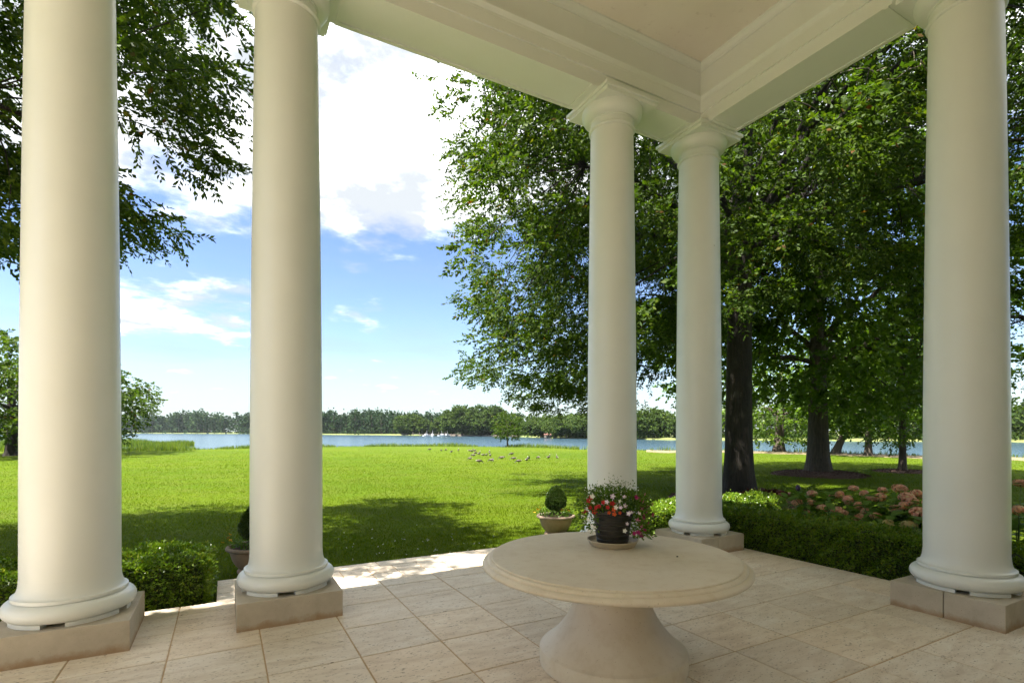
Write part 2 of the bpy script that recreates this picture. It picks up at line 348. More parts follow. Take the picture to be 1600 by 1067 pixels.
def polar_sheet(name, fr, zf, na=540):   # fr: ring fractions -> radius at each bearing
    v, f = [], []
    azs = [-math.pi + 2 * math.pi * i / na for i in range(na)]; nr = len(fr(0.0))
    for a in azs:
        for k, (r, z) in enumerate(fr(a)):
            x, y = polar(a, r); v.append((x, y, z + zf(x, y, k)))
    for i in range(na):
        i2 = (i + 1) % na
        for k in range(nr - 1): f.append((i * nr + k, i2 * nr + k, i2 * nr + k + 1, i * nr + k + 1))
    return smooth(pymesh(name, v, f), 80)
LZ = -0.12; WZ = -1.0
def near_r(az): return az_radius(NEAR, az) + 0.5 * math.sin(az * 37) + 0.35 * math.sin(az * 83 + 1)
def lawn_rings(az):
    rn = near_r(az)
    return [(0.01, LZ - 0.1), (3.0, LZ - 0.1), (5.0, LZ - 0.05), (6.0, LZ), (9, LZ), (14, LZ), (20, LZ), (28 if rn > 29 else rn - 1, LZ), (rn - 0.6, LZ), (rn, LZ - 0.06), (rn + 1.2, LZ - 0.5), (rn + 3.5, WZ - 0.3), (rn + 8, WZ - 1.5)]
lawn = link('lawn', polar_sheet('lawn', lawn_rings, lambda x, y, k: 0.0), M['lawn'])
tag(lawn, 'wide sunlit mown lawn running down to the lake', kind='structure')
def far_rings(az):
    rf = az_radius(FAR, az) + 3 * math.sin(az * 61) + 2 * math.sin(az * 143)
    return [(rf - 12, WZ - 1.5), (rf - 1.5, WZ - 0.25), (rf, WZ + 0.35), (rf + 6, WZ + 0.7), (rf + 60, WZ + 1.0), (rf + 400, WZ + 2), (6000, WZ + 2)]
fb = link('far_bank', polar_sheet('far_bank', far_rings, lambda x, y, k: 0.0), M['farground'])
tag(fb, 'low grassy land on the far side of the lake', kind='structure')
lk = link('lake', pymesh('lake', [(-3000, -3000, WZ), (3000, -3000, WZ), (3000, 3000, WZ), (-3000, 3000, WZ)], [(0, 1, 2, 3)]), M['water'])
tag(lk, 'calm pale blue lake between lawn and woods', kind='structure')
# bare earth rim of the lawn at right
ev, ef = [], []
for i, px in enumerate(np.linspace(1010, 1680, 60)):
    az = math.atan((px - 800) / FPX); rn = near_r(az); w = 1.6 + 0.5 * math.sin(px * 0.11)
    for r, z in ((rn - 3.2 - w, LZ + 0.004), (rn - 2.6, LZ + 0.05), (rn - 0.6, LZ + 0.06), (rn + 0.15, LZ - 0.03)):
        x, y = polar(az, r); ev.append((x, y, z))
for i in range(59):
    for k in range(3): ef.append((i * 4 + k, (i + 1) * 4 + k, (i + 1) * 4 + k + 1, i * 4 + k + 1))
eb = link('bare_bank', smooth(pymesh('bare_bank', ev, ef)), M['earth']); tag(eb, 'bare brown earth along the lake edge of the lawn', kind='structure')

# ------------------------------------------------------------------ patio floor with its stone tiles
XC = 2.39                                        # centre line of the portico
CX = (-1.03, 0.50, 4.28, 5.83); CYR = 5.18       # column centres along the front row
FX0, FX1, FY1 = -9.0, 6.36, 5.73  # floor extended out of view at left to bounce sunlight into the porch
LX0, LX1, LY1 = -0.07, 4.86, 6.54                # landing that steps out to the lawn
bm = bmesh.new()
def slab(x0, x1, y0, y1, z0, z1):
    r = bmesh.ops.create_cube(bm, size=1.0)
    for v in r['verts']: v.co = Vector((x0 if v.co.x < 0 else x1, y0 if v.co.y < 0 else y1, z0 if v.co.z < 0 else z1))
slab(FX0, FX1 - 0.004, -1.55, FY1 - 0.003, -0.32, -0.004); slab(LX0 + 0.004, LX1 - 0.004, FY1 + 0.002, LY1 - 0.004, -0.32, -0.005)
me = bpy.data.meshes.new('patio_floor'); bm.to_mesh(me); bm.free()
patio = link('patio_floor', me, M['mortar']); tag(patio, 'pale travertine patio floor laid in square tiles with ochre joints', kind='structure')
tile_cache = {}
def tile(x0, x1, y0, y1, name='tile', gap=0.005):
    w, d = round(x1 - x0 - 2 * gap, 3), round(y1 - y0 - 2 * gap, 3)
    if w < 0.03 or d < 0.03: return
    if (w, d) not in tile_cache:
        c = 0.004; v = []
        for z, i in ((-0.03, 0), (-0.0035, 0), (0.0, c)):
            v += [(-w / 2 + i, -d / 2 + i, z), (w / 2 - i, -d / 2 + i, z), (w / 2 - i, d / 2 - i, z), (-w / 2 + i, d / 2 - i, z)]
        f = [(8, 9, 10, 11)]
        for k in (0, 4):
            for i in range(4): f.append((k + i, k + (i + 1) % 4, k + 4 + (i + 1) % 4, k + 4 + i))
        tile_cache[(w, d)] = pymesh('tile', v, f)
    o = link(name, tile_cache[(w, d)], M['trav'], patio, ((x0 + x1) / 2 + random.uniform(-.001, .001), (y0 + y1) / 2 + random.uniform(-.001, .001), random.uniform(-0.0012, 0.0012)))
    o.rotation_euler = (random.uniform(-.0015, .0015), random.uniform(-.0015, .0015), random.uniform(-.002, .002))
xl = [0.252 + 0.611 * k for k in range(-14, 10)]; xl = [x for x in xl if x < 5.9] + [FX1]
yl = [-0.46, 0.15, 0.76, 1.37, 1.98, 2.60, 3.22, 3.83, 4.43, 5.02, 5.46, FY1]
for i in range(len(xl) - 1):
    for j in range(len(yl) - 1):
        tile(xl[i], xl[i + 1], yl[j], yl[j + 1])
hx = LX0
k = 0
xs = [LX0] + [0.252 + 0.3055 * q for q in range(0, 15)] + [LX1]
for i in range(len(xs) - 1):
    tile(xs[i], xs[i + 1], FY1, 6.0); tile(xs[i], xs[i + 1], 6.0, 6.29)
ex = [LX0, 0.9, 1.65, 2.35, 3.0, 3.7, 4.3, LX1]
for i in range(len(ex) - 1): tile(ex[i], ex[i + 1], 6.29, LY1)

# ------------------------------------------------------------------ portico: columns
def arc_z(r0, z0, z1, bulge, n=10): return [(r0 + bulge * math.sin(math.pi * i / n), z0 + (z1 - z0) * (1 - math.cos(math.pi * i / n)) / 2) for i in range(n + 1)]
PZ = 0.226
base_prof = [(0.30, 0.250)] + arc_z(0.335, 0.252, 0.385, 0.073, 14) + [(0.352, 0.388), (0.352, 0.412), (0.338, 0.416)] + [(0.338 - 0.031 * math.sin(t * math.pi / 2), 0.416 + 0.085 * (1 - math.cos(t * math.pi / 2)) + 0.03 * t) for t in (0.2, 0.4, 0.6, 0.8, 1.0)]
shaft_prof = []
for i in range(25):
    t = i / 24; shaft_prof.append((0.3055 - 0.041 * (max(0, t - 0.12) / 0.88) ** 1.55, 0.50 + (5.37 - 0.50) * t))
neck_prof = [(0.258, 5.355), (0.277, 5.362)] + [(0.277 + 0.012 * math.sin(math.pi * q / 6), 5.362 + 0.034 * q / 6) for q in range(7)] + [(0.266, 5.40), (0.264, 5.47), (0.275, 5.474), (0.275, 5.486), (0.288, 5.49)]
neck_prof += [(0.288 + 0.088 * math.sin(q / 8 * math.pi / 2), 5.49 + 0.115 * (1 - math.cos(q / 8 * math.pi / 2))) for q in range(1, 9)] + [(0.376, 5.612)]
me_shaft = lathe('shaft', shaft_prof, 96, cap=False); me_base = lathe('base_ring', base_prof, 96); me_cap = lathe('capital', neck_prof, 80)
me_ab = box_me('abacus', -0.385, 0.385, -0.385, 0.385, 5.610, 5.655, 0.005); me_ab2 = box_me('abacus_lip', -0.412, 0.412, -0.412, 0.412, 5.652, 5.692, 0.006)
me_shim = [lathe('shim', [(0.30, PZ - 0.002), (0.368, PZ - 0.002), (0.368, 0.256), (0.30, 0.256)], 14, R(a), R(a + w)) for a, w in ((205, 48), (275, 55), (345, 60), (60, 50), (130, 60))]
def plinth_blocks(parent, split):
    h = 0.415
    if split == 'y': rects = [(-h, h, -h, -0.003), (-h, h, 0.003, h)]
    elif split == 'x': rects = [(-h, -0.10, -h, h), (-0.096, h, -h, h)]
    elif split == 'back': rects = [(-h, h, -h, 0.10), (-h, h, 0.104, h)]
    else: rects = [(-h, h, -h, h)]
    for a, b, c, d in rects: link('plinth_block', box_me('plinth_block', a, b, c, d, -0.02, PZ, 0.005), M['plinth'], parent)
def column(x, y, label, split=None):
    t = empty('column', (x, y, 0)); tag(t, label, 'column', 'cream portico columns')
    plinth_blocks(t, split)
    for m_ in me_shim: link('shim', m_, M['paint'], t)
    link('base_ring', me_base, M['paint'], t); link('shaft', me_shaft, M['paint'], t)
    c = link('capital', me_cap, M['paint'], t); link('abacus', me_ab, M['paint'], c); link('abacus_lip', me_ab2, M['paint'], c)
    return t
column(CX[0], CYR, 'large cream column nearest the left edge, its plinth in front of the hedge', 'back')
column(CX[1], CYR, 'cream column second from left, its square plinth in front of a half hidden urn')
column(CX[2], CYR, 'slim cream column directly behind the flower pot and round table')
column(CX[3], CYR, 'cream column at the inside corner where the two beams meet', 'x')
column(5.90, 2.19, 'thick cream column at far right on a two-block stone plinth beside the hedge', 'y')
column(-1.03, 2.19, 'cream column just outside the left edge of the view')

# ------------------------------------------------------------------ portico: beams, ceiling, roof
roof = empty('portico_roof', (XC, 2.0, 5.69)); tag(roof, 'cream painted portico roof with two deep beams meeting at a corner above the columns', 'roof')
def rel(me):
    me.transform(Matrix.Translation(-Vector(roof.location))); return me
def moulded(name, prof, x0, x1, axis, pos, sgn):
    """extrude an (offset, z) profile along x (axis='x', at y=pos) or along y; sgn gives the side the offsets point to; ends mitred"""
    v, f = [], []; n = len(prof)
    for e, (a, mit) in enumerate((x0, x1)):
        for o, z in prof:
            q = a + mit * o
            v.append((q, pos + sgn * o, z) if axis == 'x' else (pos + sgn * o, q, z))
    for i in range(n):
        j = (i + 1) % n; f.append((i, j, n + j, n + i))
    f.append(tuple(range(n))); f.append(tuple(reversed(range(n, 2 * n))))
    me = pymesh(name, v, f); bm = bmesh.new(); bm.from_mesh(me); bmesh.ops.recalc_face_normals(bm, faces=bm.faces); bm.to_mesh(me); bm.free()
    return me
W2 = 0.26; BZ = 5.69; CZ = 6.50
XR, XL_, YF = 5.83, -1.03, CYR
YB = -1.5
# beam cores
core_prof = [(-W2, BZ), (W2, BZ), (W2, 6.95), (-W2, 6.95)]
fb_ = link('beam', rel(moulded('beam', core_prof, (XL_ - W2, 0), (XR + W2, 0), 'x', YF, 1)), M['paint'], roof)
rb_ = link('beam', rel(moulded('beam', core_prof, (YB, 0), (YF - W2 - 0.002, 0), 'y', XR, 1)), M['paint'], roof)
lb_ = link('beam', rel(moulded('beam', core_prof, (YB, 0), (YF - W2 - 0.002, 0), 'y', XL_, 1)), M['paint'], roof)
xi0, xi1, yi = XL_ + W2, XR - W2, YF - W2       # inner faces
def inner_run(name, prof):                      # the same moulding on the three inner faces, mitred at the corners
    out = []
    for par, axis, a, b, pos, sg in ((fb_, 'x', (xi0, 1), (xi1, -1), yi, -1), (rb_, 'y', (YB, 0), (yi, -1), xi1, -1), (lb_, 'y', (YB, 0), (yi, -1), xi0, 1)):
        out.append(link(name, rel(moulded(name, prof, a, b, axis, pos, sg)), M['paint'], par))
inner_run('fascia', [(-0.02, 5.845), (0.022, 5.845), (0.022, 5.985), (-0.02, 5.985)])
inner_run('fascia_moulding', [(-0.02, 5.978), (0.026, 5.979), (0.030, 6.000), (0.036, 6.004), (0.048, 6.018), (0.062, 6.030), (0.066, 6.034), (0.066, 6.058), (-0.02, 6.060)])
inner_run('ceiling_moulding', [(-0.02, 6.40), (0.012, 6.402), (0.018, 6.415), (0.030, 6.422), (0.042, 6.44), (0.062, 6.458), (0.068, 6.462), (0.068, 6.502), (-0.02, 6.502)])
# thin raised borders on the soffits
for par, (x0, x1, y0, y1) in ((fb_, (0.96, 3.82, YF - W2 + 0.0, YF + W2)), (fb_, (4.74, 5.38, YF - W2, YF + W2)), (fb_, (-0.58, 0.04, YF - W2, YF + W2))):
    for a, b, c, d in ((x0, x1, y1 - 0.05, y1 - 0.002), (x0, x0 + 0.045, y0 + 0.004, y1 - 0.052), (x1 - 0.045, x1, y0 + 0.004, y1 - 0.052)):
        link('soffit_border', rel(box_me('soffit_border', a, b, c, d, BZ - 0.012, BZ + 0.003, 0.003)), M['paint'], par)
for y0, y1 in ((2.66, 4.76), (-1.4, 1.72)):
    for a, b, c, d in ((XR + W2 - 0.05, XR + W2 - 0.002, y0, y1), (XR - W2 + 0.004, XR + W2 - 0.052, y0, y0 + 0.045), (XR - W2 + 0.004, XR + W2 - 0.052, y1 - 0.045, y1)):
        link('soffit_border', rel(box_me('soffit_border', a, b, c, d, BZ - 0.012, BZ + 0.003, 0.003)), M['paint'], rb_)
link('ceiling', rel(box_me('ceiling', xi0 - 0.05, xi1 + 0.05, YB, yi + 0.05, CZ - 0.012, CZ + 0.06)), M['ceil'], roof)
link('roof_slab', rel(box_me('roof_slab', XL_ - W2 - 0.16, XR + W2 + 0.16, YB, YF + W2 + 0.16, 6.955, 7.15, 0.02)), M['paint'], roof)
link('parapet', rel(box_me('parapet', XL_ - W2, XR + W2, YB, YF + W2, 7.152, 7.45, 0.02)), M['paint'], roof)
hw = empty('house', (XC, -1.5, 0)); tag(hw, 'pale rendered house wall behind the viewer', 'house')
def relh(me): me.transform(Matrix.Translation(-Vector(hw.location))); return me
link('wall', relh(box_me('wall', -9, 14, -9, -1.502, -0.3, 7.6)), M['wall'], hw)
link('door', relh(box_me('door', 1.6, 3.2, -1.50, -1.46, 0.0, 2.6, 0.01)), M['paint'], hw)
link('added_shade_roof', relh(box_me('added_shade_roof', -4.9, -1.32, -1.498, 5.46, 5.75, 7.0, 0.02)), M['paint'], hw)  # unseen roof added at left to keep direct sun off the patio
link('added_roof_post', relh(box_me('added_roof_post', -4.8, -4.4, 4.95, 5.35, -0.1, 5.75, 0.02)), M['paint'], hw)  # post under the added roof, also out of view
link('roof', relh(box_me('roof', -9.4, 14.4, -9.4, -1.51, 7.604, 8.2, 0.02)), M['roofm'], hw)

# ------------------------------------------------------------------ table, saucer, flower pot
TX, TY = 2.40, 2.90
tb = empty('stone_table', (TX, TY, 0)); tag(tb, 'big round cast stone table on a flared pedestal in the middle of the patio', 'table')
ped = [(0.46, 0.0), (0.511, 0.004), (0.514, 0.05), (0.513, 0.098), (0.507, 0.113), (0.494, 0.120), (0.486, 0.124)]
ctl = [(0.482, 0.127), (0.44, 0.165), (0.395, 0.21), (0.352, 0.262), (0.316, 0.315), (0.287, 0.372), (0.266, 0.43), (0.252, 0.49), (0.244, 0.55), (0.242, 0.61), (0.246, 0.64), (0.262, 0.672)]
ped += [(float(np.interp(q, range(len(ctl)), [c[0] for c in ctl])), float(np.interp(q, range(len(ctl)), [c[1] for c in ctl]))) for q in np.linspace(0, len(ctl) - 1, 23)]
link('pedestal', lathe('pedestal', ped, 96), M['cast'], tb)
top = [(0.20, 0.668), (0.80, 0.668), (0.855, 0.672), (0.888, 0.680)] + [(0.888 + 0.027 * math.sin(math.pi * q / 10), 0.680 + 0.042 * (1 - math.cos(math.pi * q / 10)) / 2) for q in range(1, 10)] + [(0.886, 0.7225), (0.881, 0.7235), (0.881, 0.7275)]
top += [(0.881 + 0.0 - 0.022 * (1 - math.cos(q / 6 * math.pi / 2)), 0.7275 + 0.016 * math.sin(q / 6 * math.pi / 2)) for q in range(1, 7)] + [(0.852, 0.7435), (0.852, 0.750), (0.848, 0.754), (0.6, 0.755), (0.02, 0.755)]
link('tabletop', lathe('tabletop', top, 128), M['cast'], tb)
PX, PY, TZ = 2.60, 3.14, 0.755
so = link('saucer', lathe('saucer', [(0.02, 0.0), (0.165, 0.0), (0.172, 0.006), (0.188, 0.036), (0.193, 0.040), (0.193, 0.046), (0.186, 0.047), (0.170, 0.018), (0.02, 0.016)], 72), M['saucer'], None, (PX, PY, TZ + 0.001))
tag(so, 'round buff clay saucer on the stone table under the black pot', 'saucer')
pot = empty('flower_pot', (PX, PY, TZ + 0.017)); tag(pot, 'black banded plastic pot overflowing with mixed red, white and magenta flowers', 'flower pot')
pp = [(0.09, 0.0), (0.113, 0.0)]
for b in range(6):
    z0, z1 = 0.004 + b * 0.0375, 0.004 + (b + 1) * 0.0375
    r0, r1 = 0.113 + 0.031 * b / 6, 0.113 + 0.031 * (b + 1) / 6
    pp += [(r0 + 0.001, z0), (r0 + 0.005, z0 + 0.006), (r1 + 0.005, z1 - 0.006), (r1 + 0.001, z1)]
pp += [(0.152, 0.232), (0.155, 0.236), (0.155, 0.256), (0.150, 0.259), (0.142, 0.257), (0.138, 0.225), (0.03, 0.222)]
pme = lathe('pot_body', pp, 96)
for v in pme.vertices:                                  # fine vertical ribbing pressed into the bands
    a = math.atan2(v.co.y, v.co.x); v.co.x *= 1 + 0.006 * math.sin(a * 48); v.co.y *= 1 + 0.006 * math.sin(a * 48)
link('pot_body', pme, M['pot'], pot)
link('soil', lathe('soil', [(0.01, 0.236), (0.07, 0.234), (0.135, 0.226), (0.136, 0.20)], 32, cap=False), M['soil'], pot)
rg = np.random.default_rng(21); RV = np.array([CY, -SY, 0]); FV = np.array([SY, CY, 0])   # right and forward on the ground
n = 2600
ang = rg.uniform(0, 2 * math.pi, n); rr = np.sqrt(rg.uniform(0, 1, n)); hgt = rg.uniform(0, 1, n)
lat = np.cos(ang) * rr * 0.235 + 0.02; dep = np.sin(ang) * rr * 0.20
zz = 0.25 + hgt * (0.165 - 0.9 * (lat - 0.0) ** 2) * 0.95
dr = rg.random(n) < 0.42; side = np.where(rg.random(n) < 0.70, 1, -1)
lat[dr] = (side * rg.uniform(0.12, 0.27, n))[dr]; dep[dr] = rg.uniform(-0.17, 0.12, n)[dr]; zz[dr] = np.where(side > 0, rg.uniform(0.06, 0.36, n), rg.uniform(0.10, 0.34, n))[dr]
Pn = lat[:, None] * RV + dep[:, None] * FV + zz[:, None] * np.array([0, 0, 1.0])
Dn = unit(Pn - np.array([0, 0, 0.2])) + rg.normal(size=(n, 3)) * 0.6 + np.array([0, 0, 0.2])
link('foliage', leaves('foliage', Pn, Dn, rg.uniform(0.022, 0.042, n), rg.uniform(0.010, 0.018, n), rg), M['hyd'], pot)
def flower_me(name, mats, r=0.02, star=False):
    v = [(0, 0, -0.35 * r)]; f = []
    for i in range(20):
        a = 2 * math.pi * i / 20; q = r * (0.80 + 0.2 * math.cos(5 * a)) * (1.0 if not star else (0.72 + 0.28 * math.cos(5 * a)) / 0.9)
        v.append((q * 0.45 * math.cos(a), q * 0.45 * math.sin(a), 0)); v.append((q * math.cos(a), q * math.sin(a), 0.1 * r * math.cos(5 * a)))
    for i in range(20):
        j = (i + 1) % 20; f.append((0, 1 + 2 * i, 1 + 2 * j)); f.append((1 + 2 * i, 2 + 2 * i, 2 + 2 * j, 1 + 2 * j))
    me = pymesh(name, v, f)
    for m_ in mats: me.materials.append(m_)
    if len(mats) > 1:
        for i, p in enumerate(me.polygons): p.material_index = 1 if i % 2 == 0 else (1 if (i // 2) % 4 == 0 else 0)
    return me
fm = dict(white=flower_me('white_flower', [M['white']], 0.019), crimson=flower_me('red_flower', [M['crimson']], 0.021), orange=flower_me('orange_flower', [M['orange']], 0.018),
          lilac=flower_me('lilac_flower', [M['lilac'], M['white']], 0.019), magenta=flower_me('magenta_flower', [M['magenta'], M['pinkstar']], 0.024, True), dark=flower_me('magenta_flower', [M['magenta']], 0.021))
def put_flower(kind, dx, dz, fwd=None, par=pot, ref=(PX, PY)):
    """dx right of the pot's axis, dz above its base, both in metres"""
    if fwd is None: fwd = -math.sqrt(max(0.0, 0.235 ** 2 - min(abs(dx), 0.23) ** 2)) * random.uniform(0.75, 1.0)
    p = Vector(RV) * dx + Vector(FV) * fwd + Vector((0, 0, dz))
    o = link({'dark': 'magenta_flower'}.get(kind, {'white': 'white_flower', 'crimson': 'red_flower', 'orange': 'orange_flower', 'lilac': 'lilac_flower', 'magenta': 'magenta_flower'}.get(kind)), fm[kind], None, par, p)
    nrm = (Vector(RV) * (dx * 2.2) - Vector(FV) * 1.0 + Vector((random.uniform(-.5, .5), random.uniform(-.3, .3), random.uniform(-0.1, 0.9)))).normalized()
    o.rotation_euler = nrm.to_track_quat('Z', 'Y').to_euler(); s = random.uniform(0.8, 1.15); o.scale = (s, s, s)
PC = 957.5; PB = 849.5; K = 4.0 / FPX
for kind, pts in dict(crimson=[(936, 781), (925, 797), (950, 783), (917, 781), (919, 791), (931, 788), (911, 801), (914, 798), (926, 789), (921, 776), (942, 788)], orange=[(944, 796), (952, 798), (960, 796), (951, 791)],
                      white=[(923, 784), (914, 793), (910, 807), (962, 780), (954, 788), (922, 774), (916, 810), (921, 818), (917, 825), (925, 822), (912, 815), (920, 827), (969, 824)],
                      lilac=[(961, 788), (969, 786), (941, 780), (991, 798), (980, 797), (972, 813), (950, 772), (1004, 786), (973, 797), (968, 773)],
                      magenta=[(998, 792), (989, 809), (998, 821), (1006, 775), (1016, 787), (1008, 800), (1003, 783)], dark=[(1012, 817), (1003, 806), (982, 827), (1018, 804), (990, 827), (998, 834), (1006, 828), (1010, 792), (995, 779), (1013, 797), (986, 774), (1005, 812)]).items():
    for x, y in pts: put_flower(kind, (x - PC) * K, (PB - y) * K + 0.0)
# airy white sprays standing above the pot
sp = []
for i in range(34):
    a = rg.uniform(-1, 1); p0 = RV * a * 0.08 + FV * rg.uniform(-.08, .08) + np.array([0, 0, 0.25]); tip = RV * (a * 0.22 + 0.02) + FV * rg.uniform(-.12, .12) + np.array([0, 0, 0.47 - 0.12 * a * a - rg.uniform(0, .07)])
    mid = (p0 + tip) / 2 + np.array([0, 0, 0.03]); sp.append([(*p0, .0016), (*mid, .0014), (*tip, .0009)])
link('flower_stems', tubes('flower_stems', sp, 4), M['stem'], pot)['kind'] = 'stuff'
tips = np.array([s[2][:3] for s in sp]); Pt = np.repeat(tips, 14, 0) + rg.normal(size=(len(tips) * 14, 3)) * np.array([.018, .018, .03])
link('small_sprays', leaves('small_sprays', Pt, rg.normal(size=Pt.shape), 0.018, 0.009, rg), M['hyd'], pot)
Pw = np.repeat(tips, 9, 0) + rg.normal(size=(len(tips) * 9, 3)) * np.array([.02, .02, .025])
ws = link('tiny_white_blossom', leaves('tiny_white_blossom', Pw, rg.normal(size=Pw.shape), 0.011, 0.009, rg), M['white'], pot)
bug = link('fallen_seed', lathe('fallen_seed', [(0.001, 0), (0.005, 0.002), (0.006, 0.005), (0.003, 0.009), (0.0005, 0.010)], 10), M['gneck'], None, (2.74, 2.62, TZ + 0.0005)); bug.scale = (1.6, 0.8, 0.8)
tag(bug, 'tiny black fallen seed lying on the tabletop right of the pot', 'seed')

# ------------------------------------------------------------------ urn planters with clipped topiary
def urn(x, y, label, seed):
    rg = np.random.default_rng(seed)
    t = empty('urn_planter', (x, y, LZ)); tag(t, label, 'planter', 'stone urns flanking the landing')
    prof = [(0.10, 0.0), (0.185, 0.0), (0.195, 0.01), (0.195, 0.035), (0.175, 0.05), (0.17, 0.06), (0.21, 0.10), (0.25, 0.17), (0.272, 0.25), (0.283, 0.285)]
    link('bowl', lathe('bowl', prof, 56, cap=True), M['urn'], t)
    link('rim', lathe('rim', [(0.283, 0.282), (0.306, 0.288), (0.323, 0.300), (0.326, 0.318), (0.315, 0.333), (0.296, 0.337), (0.278, 0.33), (0.27, 0.29)], 56, cap=False), M['urnrim'], t)
    link('soil', lathe('soil', [(0.003, 0.40), (0.06, 0.392), (0.14, 0.335), (0.22, 0.308), (0.279, 0.30)], 32, cap=False), M['soil'], t)
    tp = link('topiary_stem', tubes('topiary_stem', [[(0, 0, 0.30, 0.014), (0.005, 0, 0.40, 0.012), (0, 0, 0.62, 0.009)]], 8), M['bark2'], t)
    n = 7500; d = unit(rg.normal(size=(n, 3))); q = rg.uniform(0.55, 1.0, n) ** 0.5 * (1 + 0.06 * np.sin(d[:, 0] * 9 + d[:, 2] * 7))
    P = d * q[:, None] * np.array([0.168, 0.168, 0.205]) + np.array([0, 0, 0.61]); P[:, :2] *= (1.0 - 0.28 * np.clip((P[:, 2:3] - 0.61) / 0.2, -0.4, 1))
    link('topiary_ball', leaves('topiary_ball', P, d + rg.normal(size=(n, 3)) * 0.7 + np.array([0, 0, .4]), 0.026, 0.013, rg), M['topi'], t)
    link('topiary_core', lathe('topiary_core', [(0.005, 0.45), (0.10, 0.51), (0.13, 0.60), (0.10, 0.70), (0.005, 0.77)], 20), M['boxcore'], t)
    n = 420; a = rg.uniform(0, 2 * math.pi, n); r = rg.uniform(0.15, 0.30, n); P = np.stack([np.cos(a) * r, np.sin(a) * r, rg.uniform(0.31, 0.42, n)], 1)
    link('bedding_leaves', leaves('bedding_leaves', P, rg.normal(size=(n, 3)) + np.array([0, 0, .6]), 0.04, 0.018, rg), M['hyd'], t)
    n = 0
    for (dx, dz) in ((-0.36, 0.38), (-0.28, 0.45), (-0.27, 0.48), (-0.31, 0.43), (-0.25, 0.41), (0.13, 0.42), (0.17, 0.44), (0.21, 0.42), (0.10, 0.43)):
        p = RV * dx + FV * rg.uniform(-.1, .0) + np.array([0, 0, dz])
        o = link('yellow_flower', fy, None, t, tuple(p)); o.rotation_euler = (rg.uniform(-.8, .8), rg.uniform(-.8, .8), 0)
    st = [[(*(RV * dx * 0.7 + np.array([0, 0, .3])), .002), (*(RV * dx + np.array([0, 0, dz])), .0015)] for dx, dz in ((-0.36, 0.38), (-0.28, 0.45), (-0.31, 0.43), (0.17, 0.44))]
    link('flower_stems', tubes('flower_stems', st, 4), M['stem'], t)['kind'] = 'stuff'
fy = flower_me('yellow_flower', [M['yellow']], 0.026)
urn(0.33, 7.25, 'weathered urn half hidden behind the second column from left', 5)
urn(4.92, 7.42, 'weathered urn with small round topiary and yellow flowers beyond the table', 6)

# ------------------------------------------------------------------ clipped hedges
def hedge(name_label, x0, x1, y0, y1, z1, dens, seed, faces='tblrf', wild=0.02):
    rg = np.random.default_rng(seed); t = empty('hedge', ((x0 + x1) / 2, (y0 + y1) / 2, LZ)); tag(t, name_label, 'hedge', 'clipped boxwood hedges round the portico')
    w, d, h = x1 - x0, y1 - y0, z1 - LZ
    bm = bmesh.new(); bmesh.ops.create_cube(bm, size=1.0)
    i = 0.07
    for v in bm.verts: v.co = Vector((v.co.x * (w - 2 * i), v.co.y * (d - 2 * i), (v.co.z + 0.5) * (h - i)))
    bmesh.ops.bevel(bm, geom=list(bm.edges), offset=0.04, segments=2, affect='EDGES'); me = bpy.data.meshes.new('hedge_core'); bm.to_mesh(me); bm.free()
    link('hedge_core', me, M['boxcore'], t)
    Ps, Ds = [], []
    for fc, area in (('t', w * d), ('b', w * h), ('f', w * h), ('l', d * h), ('r', d * h)):
        if fc not in faces: continue
        n = int(area * dens); a, b = rg.uniform(-.5, .5, n), rg.uniform(0, 1, n)
        dp = rg.uniform(0, 1, n) ** 1.8 * 0.055
        if fc == 't': P = np.stack([a * w, (b - .5) * d, h - dp], 1); N = np.array([0, 0, 1.0])
        if fc == 'f': P = np.stack([a * w, -d / 2 + dp, b * h], 1); N = np.array([0, -1.0, .25])
        if fc == 'b': P = np.stack([a * w, d / 2 - dp, b * h], 1); N = np.array([0, 1.0, .25])
        if fc == 'l': P = np.stack([-w / 2 + dp, a * d, b * h], 1); N = np.array([-1.0, 0, .25])
        if fc == 'r': P = np.stack([w / 2 - dp, a * d, b * h], 1); N = np.array([1.0, 0, .25])
        wx = P + np.array(t.location)
        lump = 0.036 * np.sin(wx[:, 0] * 9.1 + 1.3 * np.sin(wx[:, 1] * 5)) + 0.026 * np.sin(wx[:, 1] * 10.7 + wx[:, 2] * 8) + 0.030 * np.sin(wx[:, 0] * 23 + wx[:, 1] * 19 + wx[:, 2] * 21)
        sprout = (rg.random(n) < 0.05) * rg.uniform(0, 0.05, n)
        P = P + N * (lump * 0.8 + sprout)[:, None]
        # round the arrises
        e = np.array([w / 2, d / 2]); q = np.clip(np.abs(P[:, :2]) - (e - 0.06), 0, None); P[:, 2] -= np.clip(P[:, 2] - (h - 0.08), 0, None) * np.clip(q.sum(1) / 0.06, 0, 1) * 0.5
        Ps.append(P); Ds.append(N + rg.normal(size=(n, 3)) * 0.75)
    P, D = np.concatenate(Ps), np.concatenate(Ds); n = len(P)
    link('hedge_leaves', leaves('hedge_leaves', P, D, rg.uniform(0.024, 0.042, n), rg.uniform(0.014, 0.023, n), rg, 0.2, 0.5), M['box'], t)['kind'] = 'stuff'
hedge('low clipped hedge behind the plinth of the leftmost column, ending at the landing', -5.6, -0.12, 5.80, 6.55, 0.44, 5800, 31, 'tflr')
hedge('long clipped hedge along the right patio edge in front of the pink hydrangeas', 6.42, 6.98, -0.4, 5.74, 0.50, 7000, 32, 'tlf')
hedge('clipped hedge running behind the corner column towards the oak trunk', 4.92, 8.7, 5.80, 6.36, 0.47, 5600, 33, 'tflr')

